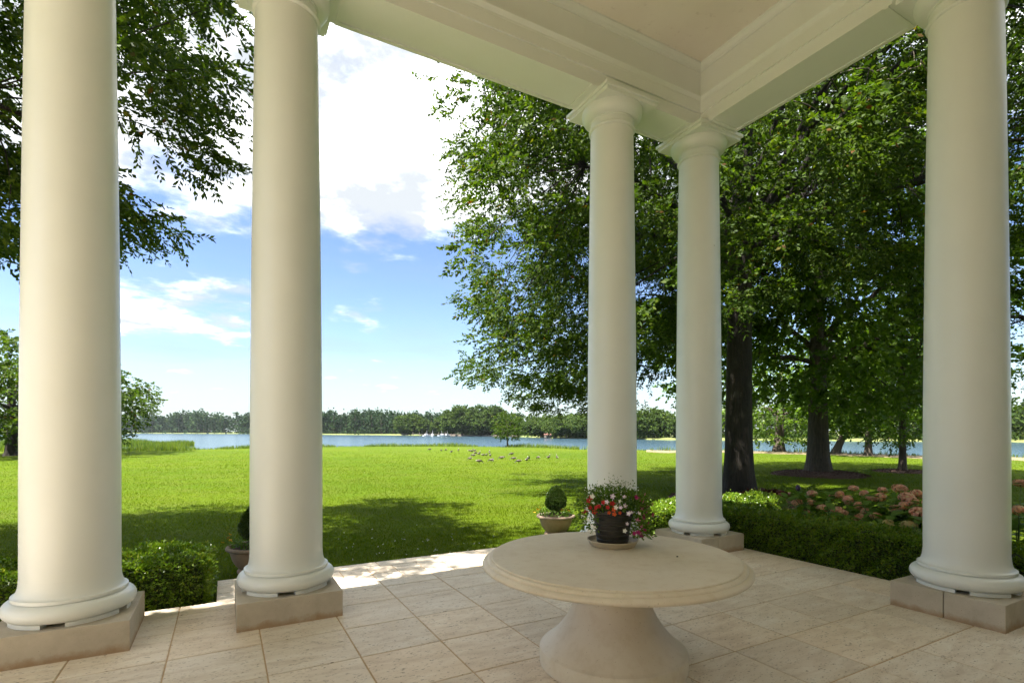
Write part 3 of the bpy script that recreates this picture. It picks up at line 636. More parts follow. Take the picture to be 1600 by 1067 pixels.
# ------------------------------------------------------------------ trees
def bez(p0, p1, p2, n): 
    t = np.linspace(0, 1, n)[:, None]; return (1 - t) ** 2 * p0 + 2 * t * (1 - t) * p1 + t * t * p2
def trunk_mesh(name, h, r0, r1, lean=(0, 0), seed=0, flare=0.75, seg=28, nr=26):
    rg = np.random.default_rng(seed); ph = rg.uniform(0, 6, 4); v, f = [], []
    for j in range(nr + 1):
        t = (j / nr) ** 1.6; z = t * h; r = r0 + (r1 - r0) * t + r0 * flare * math.exp(-z / (0.75 * r0 + 0.12)) * 0.62
        bend = 0.06 * h * math.sin(t * 2.4 + ph[0]) * t * 0.4
        for i in range(seg):
            a = 2 * math.pi * i / seg; fl = math.exp(-z / (r0 * 1.3 + 0.1))
            q = r * (1 + 0.16 * fl * math.sin(a * 5 + ph[1]) + 0.02 * math.sin(a * 7 + z * 0.10 + ph[2]) + 0.018 * math.sin(a * 13 + z * 0.3 + ph[3]) + rg.normal() * 0.012)
            v.append((q * math.cos(a) + lean[0] * t + bend, q * math.sin(a) + lean[1] * t, z - 0.08))
    for j in range(nr):
        for i in range(seg):
            i2 = (i + 1) % seg; f.append((j * seg + i, j * seg + i2, (j + 1) * seg + i2, (j + 1) * seg + i))
    return smooth(pymesh(name, v, f), 70)
def clumps_in(inside, bounds, n, mind, rg, tries=60000):
    b = np.array(bounds, float); pts = []; grid = {}
    cand = rg.uniform(b[:, 0], b[:, 1], (tries, 3)); cand = cand[inside(cand)]
    for p in cand:
        k = tuple((p / mind).astype(int)); ok = True
        for a in (-1, 0, 1):
            for c in (-1, 0, 1):
                for d in (-1, 0, 1):
                    for q in grid.get((k[0] + a, k[1] + c, k[2] + d), ()):
                        if ((p - q) ** 2).sum() < mind * mind: ok = False; break
        if ok:
            pts.append(p); grid.setdefault(k, []).append(p)
            if len(pts) >= n: break
    return np.array(pts)
def boughs(inside, bounds, nb, mind, per, rg, spread=(0.85, 0.85, 0.36)):
    B = clumps_in(inside, bounds, nb, mind, rg, 120000); n = len(B) * per
    return np.repeat(B, per, 0) + rg.normal(size=(n, 3)) * np.array(spread) * np.repeat(rg.uniform(0.7, 1.3, len(B)), per)[:, None]
def make_sprays(C_, rg, per, rc, nleaf, slen, L, W, droop, trunk_h):
    """leafy twigs around each clump centre: returns leaf base points and directions"""
    nc = len(C_); n = nc * per
    ctr = np.repeat(C_, per, 0); off = rg.normal(size=(n, 3)); off = unit(off) * (rg.random((n, 1)) ** 0.45) * np.array([1, 1, 0.5]) * rc * np.repeat(rg.uniform(0.7, 1.25, nc), per)[:, None]
    P = ctr + off
    out = P.copy(); out[:, 2] = (P[:, 2] - trunk_h * 0.8) * 0.25
    D = unit(unit(out) * 0.8 + unit(off) * 0.7 + rg.normal(size=(n, 3)) * 0.45 + np.array([0, 0, -droop]))
    U = unit(np.cross(D, np.array([0, 0, 1.0]) + rg.normal(size=(n, 3)) * 0.25)); N = np.cross(U, D)
    s = np.linspace(0.05, 1.0, nleaf)[None, :] + rg.uniform(-.04, .04, (n, nleaf)); sl = slen * rg.uniform(0.65, 1.3, (n, 1))
    base = P[:, None, :] + D[:, None, :] * (s * sl)[..., None] - np.array([0, 0, 1.0]) * (0.28 * droop * sl * s * s)[..., None]
    sg = np.where(np.arange(nleaf) % 2 == 0, 1.0, -1.0)[None, :, None]
    ld = D[:, None, :] * 0.65 + U[:, None, :] * sg * rg.uniform(0.5, 1.0, (n, nleaf, 1)) + N[:, None, :] * rg.uniform(-0.45, 0.45, (n, nleaf, 1)) + rg.normal(size=(n, nleaf, 3)) * 0.16 - np.array([0, 0, 0.22 * droop])
    k = n * nleaf
    return base.reshape(k, 3), ld.reshape(k, 3), rg.uniform(0.7, 1.2, k) * L, rg.uniform(0.8, 1.2, k) * W
def tree(name, label, pos, th, r0, r1, groups, nlimb, leafm, barkm, seed, group=None, lean=(0, 0), flare=0.75, limbr=0.36, thin=0.02, cat='tree', top=None, twigs=1.0):
    """groups: list of (clump centres, spray settings)"""
    rg = np.random.default_rng(seed); t = empty(name, pos); tag(t, label, cat, group)
    tr = link('trunk', trunk_mesh('trunk', th, r0, r1, lean, seed, flare), barkm, t)
    allc = np.concatenate([g[0] for g in groups]); ld = np.array([lean[0], lean[1], 0])
    cen = allc[rg.choice(len(allc), min(nlimb, len(allc)), False)].copy()
    for _ in range(6):
        idx = ((allc[:, None, :] - cen[None]) ** 2).sum(2).argmin(1)
        for k in range(len(cen)):
            if (idx == k).any(): cen[k] = allc[idx == k].mean(0)
    paths, fine = [], []
    for k in range(len(cen)):
        hz = np.clip(cen[k][2] * rg.uniform(0.42, 0.7), th * 0.42, th * 0.985); tt = hz / th
        p0 = ld * tt + np.array([0, 0, hz]); d = cen[k] - p0; hl = np.linalg.norm(d[:2])
        p1 = p0 + np.array([d[0] * 0.5, d[1] * 0.5, d[2] * 0.72 + 0.07 * hl]); c = bez(p0, p1, cen[k], 9)
        c[1:-1] += rg.normal(size=(7, 3)) * 0.035 * hl * 0.5
        rb = (r0 + (r1 - r0) * tt) * limbr * rg.uniform(0.8, 1.15); rad = np.linspace(rb, thin * 1.2, 9)
        paths.append([(*c[i], rad[i]) for i in range(9)])
        for q in allc[idx == k]:
            if rg.random() > twigs or (len(allc) > 300 and rg.random() > 0.5): continue
            j = int(np.clip(((c[3:] - q) ** 2).sum(1).argmin() + 3 - 1, 2, 7)); s0 = c[j]; m_ = (s0 + q) / 2 + np.array([0, 0, 0.12]) + rg.normal(size=3) * 0.12
            b = bez(s0, m_, q, 5); rr_ = np.linspace(min(rad[j] * 0.45, 0.03), thin * 0.3, 5); fine.append([(*b[i], rr_[i]) for i in range(5)])
    for pth in paths: link('limb', tubes('limb', [pth], 7), barkm, t)
    if fine: link('branches', tubes('branches', fine, 4), barkm, t)['kind'] = 'stuff'
    Ps = [make_sprays(g[0], rg, trunk_h=th, **g[1]) for g in groups]
    P, D, L, W = (np.concatenate([p[i] for p in Ps]) for i in range(4))
    link('crown', leaves('crown', P, D, L, W, rg, 0.18, 0.5), leafm, t)['kind'] = 'stuff'
    return t
def crown_fn(rx, ry, z0, z1, zc, lowdrop=0.0, hollow=0.45, seed=0, low_inner=0.0):
    ph = np.random.default_rng(seed).uniform(0, 6.28, 5)
    def f(p):
        x, y, z = p[:, 0], p[:, 1], p[:, 2]; a = np.arctan2(y, x)
        wob = 1 + 0.10 * np.sin(3 * a + ph[0] + z * 0.5) + 0.08 * np.sin(5 * a + ph[1] - z * 0.9) + 0.05 * np.sin(z * 2.2 + ph[2])
        up = np.clip((z - zc) / (z1 - zc), 0, 1); dn = np.clip((zc - z) / (zc - z0), 0, 1)
        prof = np.where(z > zc, np.sqrt(np.clip(1 - up ** 2, 0, 1)), np.sqrt(np.clip(1 - dn ** 2.6, 0, 1)))
        r = np.sqrt((x / rx) ** 2 + (y / ry) ** 2) / (prof * wob + 1e-6)
        ok = (r < 1) & (z > z0) & (z < z1) & ((r > hollow) | (z > z1 * 0.75))
        return ok & (z > low_inner * (1 - np.clip(np.sqrt(x * x + y * y) / (0.6 * rx), 0, 1)) + z0)
    return f

# big willow oak
OP = (11.60, 9.0, LZ); rg = np.random.default_rng(41)
base_f = crown_fn(8.0, 8.0, 2.2, 21, 7.0, hollow=0.32, seed=3, low_inner=3.0)
def oak_in(p):
    ok = base_f(p); wx, wy = p[:, 0] + OP[0], p[:, 1] + OP[1]; z = p[:, 2]
    house = (wx < 8.2) & (wy < 7.5)
    lat = wx * CY - wy * SY; dp = wx * SY + wy * CY
    # flat-sided towards the lake lawn; hangs low on the lake side, clears the bed and trunk on the house side
    side = lat > -0.75 + 0.35 * np.sin(z * 1.5 + 0.6) + 0.25 * np.sin(dp * 1.3) + 0.12 * np.clip(6 - z, 0, 3)
    low = z < np.interp(lat, [-2, 2.5, 4.8, 6.2, 14], [2.6, 2.7, 3.5, 5.2, 5.6]) + np.clip((12.5 - dp) * 0.3, 0, 1.8)
    return ok & ~house & side & ~low
c_lo = boughs(oak_in, [(-8.6, 8.6), (-8.6, 8.6), (2.4, 13.2)], 230, 1.42, 6, rg)
_w = c_lo + np.array(OP); _px = 800 + FPX * (_w[:, 0] * CY - _w[:, 1] * SY) / (_w[:, 0] * SY + _w[:, 1] * CY)
c_lo = c_lo[_px > 722 + 14 * np.sin(_w[:, 2] * 2.1)]
c_hi = clumps_in(lambda p: oak_in(p), [(-8.6, 8.6), (-8.6, 8.6), (13.2, 21)], 110, 1.5, rg)
oak = tree('oak_tree', 'huge willow oak with dark trunk, its crown filling the view behind the corner columns', OP, 15.0, 0.35, 0.14,
     [(c_lo, dict(per=29, rc=0.60, nleaf=12, slen=0.31, L=0.104, W=0.048, droop=0.30)), (c_hi, dict(per=16, rc=1.3, nleaf=9, slen=0.9, L=0.24, W=0.09, droop=0.4))],
     26, M['oak'], M['bark'], 41, flare=0.8, limbr=0.34)
dead = []
for i in range(26):
    p = np.array([-4.2 + rg.normal() * 0.9 + 1.2, -4.4 + rg.normal() * 0.7, 8.2 + rg.normal() * 0.8]); pts = []
    d = rg.normal(size=3) * np.array([1, 1, 0.8])
    for k in range(7):
        pts.append((*p, 0.012 - 0.0014 * k)); d = unit(d + rg.normal(size=3) * 0.45 + np.array([0, 0, -0.12])); p = p + d * 0.17
    dead.append(pts)
link('dead_twigs', tubes('dead_twigs', dead, 4), M['twig'], oak)['kind'] = 'stuff'

# tree at left whose boughs hang in from the edge
LP = (-7.3, 9.5, LZ); rg = np.random.default_rng(43)
lf0 = crown_fn(7.3, 4.5, 3.7, 14.5, 8.6, hollow=0.25, seed=9)
def lf(p): return lf0(p) & (p[:, 1] + LP[1] > 6.4)
c_l = clumps_in(lf, [(-2.5, 7.9), (-6.2, 6.2), (3.6, 13.5)], 1, 0.86, rg, 90); c_l = boughs(lf, [(-2.5, 7.4), (-4.6, 2.6), (3.8, 13.3)], 100, 1.08, 6, rg); _w = c_l + np.array(LP); c_l = c_l[800 + FPX * (_w[:, 0] * CY - _w[:, 1] * SY) / np.maximum(0.5, _w[:, 0] * SY + _w[:, 1] * CY) < 340]; c_lh = clumps_in(lf, [(-7, 7), (-6, 4), (5.0, 14.5)], 38, 1.9, rg)
c_lh = c_lh[(c_lh[:, 0] < -2.5) | (c_lh[:, 2] > 13.0)]
tree('oak_tree', 'tall leafy oak at the left edge with drooping boughs against the clouds', LP, 12.5, 0.36, 0.14,
     [(c_l, dict(per=38, rc=0.58, nleaf=12, slen=0.29, L=0.096, W=0.044, droop=0.40)), (c_lh, dict(per=14, rc=1.3, nleaf=9, slen=0.9, L=0.24, W=0.10, droop=0.4))],
     18, M['oak'], M['bark'], 43)

# broad-leaved tree on its mulch ring
rg = np.random.default_rng(47)
c_2 = clumps_in(crown_fn(6.2, 6.2, 1.9, 15.0, 6.5, hollow=0.4, seed=4, low_inner=1.6), [(-6.8, 6.8), (-6.8, 6.8), (1.9, 15)], 260, 1.15, rg, 50000)
tree('maple_tree', 'broad-leaved tree standing on a mulch ring in the middle of the right lawn', (20.9, 12.5, LZ), 10.5, 0.41, 0.14,
     [(c_2, dict(per=23, rc=1.05, nleaf=10, slen=0.5, L=0.18, W=0.14, droop=0.45))], 18, M['maple'], M['bark2'], 47, flare=0.7)
rg = np.random.default_rng(48)
c_3 = clumps_in(crown_fn(3.0, 3.0, 1.3, 8.0, 3.6, hollow=0.2, seed=5), [(-3.4, 3.4), (-3.4, 3.4), (1.3, 8)], 90, 0.85, rg)
tree('young_tree', 'young slender tree on a small mulch ring beside the thick right column', (25.75, 11.75, LZ), 6.2, 0.15, 0.05,
     [(c_3, dict(per=18, rc=0.7, nleaf=9, slen=0.4, L=0.13, W=0.09, droop=0.3))], 12, M['maple'], M['bark2'], 48, flare=0.7, limbr=0.42)
for i, (px, d, sc, lean, lab) in enumerate(((1216, 45.0, 1.0, (0.6, 0), 'lakeside tree with low bright foliage between the oak trunk and the mulched tree'),
                                          (1318, 41.0, 0.9, (2.6, -1.4), 'lakeside tree with a trunk leaning right, behind the mulched tree'),
                                          (1357, 38.0, 0.9, (0.1, 0), 'lakeside tree with a straight thin trunk left of the young tree'))):
    rg = np.random.default_rng(60 + i); x, y = w_at(px - (14 if i == 1 else 0), d)
    cc = clumps_in(crown_fn(5.2 * sc, 5.2 * sc, (0.7, 2.2, 2.3)[i], 11 * sc, 4.5, hollow=0.3, seed=20 + i), [(-6, 6), (-6, 6), (0.6, 11)], 120, 1.25, rg)
    cc[:, 0] += lean[0] * 0.8; cc[:, 1] += lean[1] * 0.8
    tree('lakeside_tree', lab, (x, y, LZ), 7.5 * sc, (0.42, 0.30, 0.24)[i], 0.09, [(cc, dict(per=11, rc=1.1, nleaf=8, slen=0.6, L=0.25, W=0.19, droop=0.4))], 12, M['maple'], M['bark2'], 60 + i, 'trees along the right lake shore', lean)
x, y = w_at(1760, 15.5); rg = np.random.default_rng(66)
c_r = clumps_in(crown_fn(6.0, 6.0, 3.0, 16, 7, hollow=0.4, seed=31), [(-6.6, 6.6), (-6.6, 6.6), (3, 16)], 190, 1.2, rg)
tree('oak_tree', 'oak beyond the far right column, its leaves showing at the right edge', (x, y, LZ), 11, 0.36, 0.13, [(c_r, dict(per=12, rc=1.05, nleaf=11, slen=0.5, L=0.13, W=0.040, droop=0.5))], 14, M['oak'], M['bark'], 66)
x, y = w_at(20, 37.7); rg = np.random.default_rng(67)
c_f = clumps_in(crown_fn(8.6, 8.6, 0.9, 8.6, 3.6, hollow=0.25, seed=33, low_inner=1.4), [(-10, 10), (-10, 10), (0.9, 12)], 260, 1.15, rg)
tree('spreading_tree', 'dark spreading tree beyond the leftmost column, low boughs over the lawn', (x, y, LZ), 6.0, 0.42, 0.13, [(c_f, dict(per=16, rc=1.0, nleaf=9, slen=0.5, L=0.24, W=0.15, droop=0.4))], 16, M['oak'], M['bark'], 67)
x, y = w_at(793, 60.0); rg = np.random.default_rng(68)
c_s = clumps_in(crown_fn(1.5, 1.5, 0.9, 3.9, 1.9, hollow=0.0, seed=35), [(-2.2, 2.2), (-2.2, 2.2), (0.9, 4.0)], 40, 0.6, rg)
tree('shore_tree', 'small round tree alone on the lake edge below the oak boughs', (x, y, LZ), 2.9, 0.10, 0.04, [(c_s, dict(per=12, rc=0.55, nleaf=8, slen=0.35, L=0.18, W=0.12, droop=0.2))], 8, M['oak'], M['bark2'], 68)

# far shore: single trees one can tell apart, and the woods behind as a mass
def far_tree(px, toppx, d, wpx, label, seed, dens=1.0, leafm='farleaf'):
    rg = np.random.default_rng(seed); x, y = w_at(px, d); rx = wpx / 2 * d / FPX; h = (HOR - toppx) / FPX * d + EYE - WZ - 0.7
    cc = clumps_in(crown_fn(rx, rx, h * 0.13, h, h * 0.52, hollow=0.3, seed=seed), [(-rx * 1.2, rx * 1.2), (-rx * 1.2, rx * 1.2), (0.5, h)], int(90 * dens), rx * 0.2, rg)
    s = d / 300.0
    tree('far_tree', label, (x, y, WZ + 0.6), h * 0.75, 0.035 * h, 0.012 * h, [(cc, dict(per=16, rc=rx * 0.27, nleaf=7, slen=1.5 * s, L=1.0 * s, W=0.75 * s, droop=0.1))], 8, M[leafm], M['bark2'], seed, 'single trees on the far shore', cat='tree', twigs=0.0, thin=0.06)
far_tree(641, 649, 345, 40, 'round far-shore tree left of the boats', 101)
far_tree(663, 658, 340, 20, 'small far-shore tree directly behind the white boats', 102, 0.7)
far_tree(689, 655, 335, 22, 'small rounded far-shore tree right of the boats', 103, 0.7)
far_tree(722, 636, 300, 56, 'large far-shore oak, left one of the tall pair', 104, 1.3)
far_tree(752, 636, 292, 44, 'large far-shore oak, right one of the tall pair', 105, 1.2)
far_tree(773, 634, 285, 34, 'tall narrow far-shore tree just behind the small lakeside tree', 106)
far_tree(845, 655, 225, 46, 'bright bushy tree on the far bank under the oak boughs', 107)
far_tree(885, 650, 205, 60, 'bushy tree on the far bank left of the flower-pot column', 108, 1.2)
far_tree(925, 646, 195, 60, 'far-bank tree hidden partly by the flower-pot column', 109, 1.2)
far_tree(1015, 640, 180, 66, 'far-bank tree between the two slim columns', 110, 1.3)
far_tree(1062, 648, 172, 50, 'far-bank tree behind the corner column', 111)
def woods(name, label, pxs, off0, off1, n, toppx, leafm, seed, leaf=1.1, per=15):
    rg = np.random.default_rng(seed); Ps, Ds, tr = [], [], []
    for i in range(n):
        px = rg.uniform(*pxs); d0 = shore(FAR, px); d = d0 + rg.uniform(off0, off1) * d0 / 400; x, y = w_at(px, d)
        tp = np.interp(px, [a for a, _ in toppx], [b for _, b in toppx]) + rg.normal() * 1.5 - 2.2 * math.sin(px * 0.045) * math.sin(px * 0.021 + 2)
        h = (HOR - tp) / FPX * (d0 + off0) + EYE - WZ; r = h * rg.uniform(0.16, 0.24); s = d0 / 400
        m_ = per; u = unit(rg.normal(size=(m_, 3))) * rg.random((m_, 1)) ** 0.4 * np.array([r, r, h * 0.42]) + np.array([x, y, WZ + h * 0.57])
        kk = 9; P = np.repeat(u, kk, 0) + rg.normal(size=(m_ * kk, 3)) * 0.11 * h * 0.5; Ps.append(P); Ds.append(rg.normal(size=P.shape))
        tr.append([(x, y, WZ, 0.016 * h), (x, y, WZ + h * 0.8, 0.008 * h)])
        # understorey near the water
        if True:
            q = rg.normal(size=(60, 3)) * np.array([4.0, 4.0, 0.15 * h]) * s + np.array([x, y, WZ + 0.12 * h]); q[:, 2] = np.maximum(q[:, 2], WZ + 0.3); Ps.append(q); Ds.append(rg.normal(size=q.shape))
    P, D = np.concatenate(Ps), np.concatenate(Ds); L = np.array([leaf * 1.4]) * np.clip(np.linalg.norm(P[:, :2], axis=1) / 400, 0.35, 2)
    t = empty(name, (0, 0, 0)); tag(t, label, 'woods', kind='stuff')
    link('tree_crowns', leaves('tree_crowns', P, D, L * rg.uniform(.7, 1.3, len(P)), L * 0.8, rg, 0.2), M[leafm], t); link('trunks', tubes('trunks', tr, 4), M['bark2'], t)
woods('far_woods', 'long dark wood of tall pines across the lake at left', (-260, 520), 6, 70, 340, [(-260, 646), (190, 650), (280, 643), (330, 642), (400, 647), (520, 642)], 'pine', 201, 1.25)
woods('far_woods', 'dark wood across the lake between the second column and the boats', (505, 815), 14, 70, 230, [(500, 642), (570, 641), (640, 643), (700, 644), (815, 642)], 'pine', 202, 1.15)
woods('far_woods', 'green wood on the nearer far bank behind the slim columns', (800, 1700), 5, 60, 190, [(800, 650), (900, 645), (1050, 638), (1250, 636), (1700, 625)], 'farleaf', 203, 1.5)

# ------------------------------------------------------------------ far shore: boats, dock, shed, sea wall
def at_far(px, d, z=WZ): x, y = w_at(px, d); return (x, y, z)
dk = empty('dock', at_far(686, 318), -YAW); tag(dk, 'low timber dock with posts on the far shore', 'dock')
link('deck', box_me('deck', -16, 16, -1.2, 1.2, 0.9, 1.15, 0.02), M['plank'], dk)
for i in range(9): link('post', box_me('post', -15.6 + i * 3.9 - .16, -15.6 + i * 3.9 + .16, -1.5, -1.22, -0.6, 2.3, 0.03), M['plank'], dk)
def hull_me(L, B, H):
    v, f = [], []; n = 9
    for i in range(n):
        t = i / (n - 1); w = B / 2 * (1 - max(0, (t - 0.45) / 0.55) ** 2.2); x = (t - 0.5) * L; s = 0.25 * H * t * t
        v += [(x, -w, H + s), (x, -w * 0.75, 0.25 * H), (x, 0, 0), (x, w * 0.75, 0.25 * H), (x, w, H + s)]
    for i in range(n - 1):
        for k in range(4): f.append((i * 5 + k, i * 5 + k + 1, (i + 1) * 5 + k + 1, (i + 1) * 5 + k))
        f.append((i * 5 + 4, i * 5, (i + 1) * 5, (i + 1) * 5 + 4))
    f.append((0, 1, 2, 3, 4)); return pymesh('hull', v, f)
hm = hull_me(5.0, 1.9, 0.8); cab = box_me('cabin', -1.2, 0.6, -0.65, 0.65, 0.78, 1.6, 0.12); scr = box_me('windscreen', 0.62, 0.72, -0.6, 0.6, 0.95, 1.5, 0.02)
mast = box_me('mast', -0.05, 0.05, -0.05, 0.05, 1.58, 3.6)
for px, dd, rz, lab in ((667, 308, 0.2, 'white motor boat at the left end of the far dock'), (676, 312, 1.0, 'second white boat from the left at the far dock'), (690, 310, 2.7, 'white boat moored at the middle of the far dock'), (699, 312, 0.4, 'white boat at the right end of the far dock')):
    b = empty('motor_boat', at_far(px, dd, WZ - 0.25), rz); tag(b, lab, 'boat', 'white boats at the far dock')
    link('hull', hm, M['hull'], b); c = link('cabin', cab, M['hull'], b); link('windscreen', scr, M['glass'], b); link('mast', mast, M['hull'], b)
def shed(px, d, w, h, label, rz=0.0):
    t = empty('boat_shed', at_far(px, d, WZ + 0.3), -YAW + rz); tag(t, label, 'shed')
    link('wall', box_me('wall', -w / 2, w / 2, -w * .3, w * .3, 0, h * 0.55), M['plank'], t)
    v = [(-w * .56, -w * .36, h * .55), (w * .56, -w * .36, h * .55), (w * .56, w * .36, h * .55), (-w * .56, w * .36, h * .55), (-w * .5, 0, h), (w * .5, 0, h)]
    link('roof', pymesh('roof', v, [(0, 1, 5, 4), (2, 3, 4, 5), (1, 2, 5), (3, 0, 4), (3, 2, 1, 0)]), M['redroof'], t)
shed(633, 345, 4.2, 2.6, 'small red-roofed shed on the far shore left of the boats'); shed(859, 214, 4.0, 1.9, 'small red-roofed shed at the water edge under the oak boughs', 0.3)
sv, sf = [], []
for i, px in enumerate(np.linspace(700, 812, 24)):
    d = shore(FAR, px) - 3.0
    for dd, z in ((0, WZ - 0.4), (0, WZ + 0.75), (0.6, WZ + 0.8), (2.5, WZ + 0.8)): sv.append(at_far(px, d + dd, z))
for i in range(23):
    for k in range(3): sf.append((i * 4 + k, (i + 1) * 4 + k, (i + 1) * 4 + k + 1, i * 4 + k + 1))
sw = link('sea_wall', pymesh('sea_wall', sv, sf), M['plank']); tag(sw, 'low brown timber sea wall along the far bank right of the boats', 'wall')

# ------------------------------------------------------------------ reeds and rough grass at the water
def blades(name, label, P, H, W, matl, rg, lean=0.35, parent=None):
    n = len(P); a = rg.uniform(0, 2 * math.pi, n); u = np.stack([np.cos(a), np.sin(a), np.zeros(n)], 1)
    tip = P + np.stack([rg.normal(size=n) * lean * H, rg.normal(size=n) * lean * H, H], 1)
    V = np.stack([P - u * W[:, None] / 2, P + u * W[:, None] / 2, tip], 1)
    o = link(name, poly_np(name, V, 3), matl, parent)
    if label: tag(o, label, 'grass', kind='stuff')
    return o
rg = np.random.default_rng(71)
Pl, Hl = [], []
for px in rg.uniform(-150, 1640, 17000):
    az = math.atan((px - 800) / FPX); rn = near_r(az); g = 0.5 + 0.5 * math.sin(px * 0.043) * math.sin(px * 0.013 + 1.0)
    if px > 905 and rg.random() > 0.16: continue
    if px < 905 and g < 0.22 and rg.random() > 0.3: continue
    x, y = polar(az, rn + rg.normal() * 0.9 - 0.2 + (rg.uniform(-3, 0.5) if px < 300 else 0)); Pl.append((x, y, LZ - 0.05)); Hl.append((0.18 + 0.5 * g) * rg.uniform(0.5, 1.1) * (1.35 if px < 310 else 1.0))
blades('reeds', 'rough reedy grass fringing the lake edge of the lawn', np.array(Pl), np.array(Hl), np.full(len(Hl), 0.07), M['reed'], rg, 0.22)
Pl, Hl = [], []
for i in range(11000):
    px = rg.uniform(-220, 303); k = max(0.0, (px - 225) / 78); d = rg.uniform(88 + 5 * k, 108 - 8 * k); x, y = w_at(px, d); Pl.append((x, y, WZ - 0.1)); Hl.append((1.45 - 0.45 * k + 0.2 * math.sin(px * 0.07)) * rg.uniform(0.6, 1.05))
blades('marsh_reeds', 'bank of green marsh reeds standing in the water right of the leftmost column', np.array(Pl), np.array(Hl), np.full(len(Hl), 0.16), M['reed'], rg, 0.12)

# ------------------------------------------------------------------ lawn grass blades near the patio
def blocked(x, y):
    b = (y < FY1) & (x < FX1 + 0.02)
    b |= (x > LX0 - 0.005) & (x < LX1 + 0.005) & (y < LY1 - 0.03)
    b |= (x > 6.3) & (x < 9.5) & (y < 5.9)
    b |= (np.hypot(x - OP[0], y - OP[1]) < 1.7)
    return b
rg = np.random.default_rng(73)
n = 380000; az = rg.uniform(R(-46), R(46), n); d = 5.9 * (56 / 5.9) ** (rg.random(n) ** 0.95); rr = d / np.cos(az)
x = rr * np.cos(az) * SY + rr * np.sin(az) * CY; y = rr * np.cos(az) * CY - rr * np.sin(az) * SY
ok = ~blocked(x, y) & (rr < np.interp(az, np.linspace(-0.82, 0.82, 80), [near_r(a) for a in np.linspace(-0.82, 0.82, 80)]) - 1.0) & (rg.random(n) < np.clip((58 - d) / 30, 0, 1)); x, y, d = x[ok], y[ok], d[ok]
patch = 0.5 + 0.25 * np.sin(x * 1.7 + np.sin(y * 1.1)) + 0.25 * np.sin(y * 2.3 + x * 0.6)
hh = rg.uniform(0.02, 0.052, len(x)) * (0.75 + 0.5 * patch) * np.where((y < LY1 + 0.25) & (x > LX0) & (x < LX1), 1.4, 1.0)
blades('grass', 'short mown grass blades of the near lawn', np.stack([x, y, np.full(len(x), LZ - 0.005)], 1), hh, 0.0055 + 0.00065 * d, M['blade'], rg, 0.55)
# clover heads scattered in the grass near the landing
n = 50; px = rg.normal(640, 75, n); dd = rg.normal(8.1, 0.75, n); xy = np.array([w_at(a, b) for a, b in zip(px, dd)]); ok = ~blocked(xy[:, 0], xy[:, 1]) & (xy[:, 1] > LY1 + 0.1); xy = xy[ok]
P = np.concatenate([xy, np.full((len(xy), 1), LZ + 0.03)], 1)
cl = link('clover', leaves('clover', np.repeat(P, 3, 0), rg.normal(size=(len(P) * 3, 3)), 0.015, 0.013, rg), M['white']); tag(cl, 'tiny white clover heads in the grass beyond the landing', 'clover', kind='stuff')

# ------------------------------------------------------------------ mulch rings, red plants
def ring(x, y, r, label, seed, hgt=0.10):
    rg = np.random.default_rng(seed); v, f = [(0, 0, hgt)], []; seg = 40
    for j, (q, z) in enumerate(((0.4, hgt), (0.7, hgt * 0.8), (0.9, hgt * 0.4), (1.0, -0.02))):
        for i in range(seg):
            a = 2 * math.pi * i / seg; k = q * r * (1 + 0.05 * math.sin(3 * a + seed) + 0.03 * math.sin(8 * a)); v.append((k * math.cos(a), k * math.sin(a), z + rg.normal() * 0.008))
    for i in range(seg): f.append((0, 1 + i, 1 + (i + 1) % seg))
    for j in range(3):
        for i in range(seg): f.append((1 + j * seg + i, 1 + (j + 1) * seg + i, 1 + (j + 1) * seg + (i + 1) % seg, 1 + j * seg + (i + 1) % seg))
    t = empty('mulch_ring', (x, y, LZ)); tag(t, label, 'mulch', 'mulch rings round the trees')
    link('mulch_mound', smooth(pymesh('mulch_mound', v, f), 60), M['mulch'], t)
    n = int(900 * r * r); a = rg.uniform(0, 6.283, n); q = np.sqrt(rg.random(n)) * r; z = np.interp(q / r, [0, .4, .7, .9, 1.03], [hgt, hgt, hgt * .8, hgt * .4, 0.0]) + 0.01
    ch = link('mulch_chips', leaves('mulch_chips', np.stack([np.cos(a) * q, np.sin(a) * q, z], 1), rg.normal(size=(n, 3)) * np.array([1, 1, .35]), 0.07, 0.025, rg), M['mulch'], t); ch['kind'] = 'stuff'
ring(OP[0], OP[1], 1.75, 'dark mulch bed round the foot of the huge oak', 1, 0.12); ring(20.9, 12.5, 1.75, 'red-brown mulch ring round the middle lawn tree', 2, 0.16); ring(25.75, 11.75, 1.15, 'small mulch ring round the young slender tree', 3, 0.08)
rg = np.random.default_rng(75)
for i, (px, dd, s) in enumerate(((1196, 12.6, 1.0), (1180, 12.3, 1.1), (1212, 13.0, 0.8), (1147, 12.0, 0.8))):
    x, y = w_at(px, dd); t = empty('red_plant', (x, y, LZ + 0.06)); tag(t, ('low dark red-leaved plant right of the oak trunk, second from the end', 'low dark red-leaved plant touching the oak trunk', 'rightmost low dark red-leaved plant in the oak mulch', 'low dark red-leaved plant in front of the oak trunk')[i], 'plant', 'dark red plants under the oak')
    n = 420; a = rg.uniform(0, 6.283, n); q = rg.random(n) ** 0.6 * 0.34 * s; P = np.stack([np.cos(a) * q, np.sin(a) * q, rg.uniform(0.02, 0.28, n) * s * (1 - 0.5 * q / 0.4)], 1)
    D = P * np.array([1.5, 1.5, 0.6]) + rg.normal(size=(n, 3)) * 0.15 + np.array([0, 0, .12]); link('foliage', leaves('foliage', P, D, 0.11 * s, 0.07 * s, rg), M['red'], t)
    link('stems', tubes('stems', [[(0, 0, -.05, .008), (0.05 * math.cos(k), 0.05 * math.sin(k), 0.15 * s, .005)] for k in range(5)], 4), M['stem'], t)['kind'] = 'stuff'

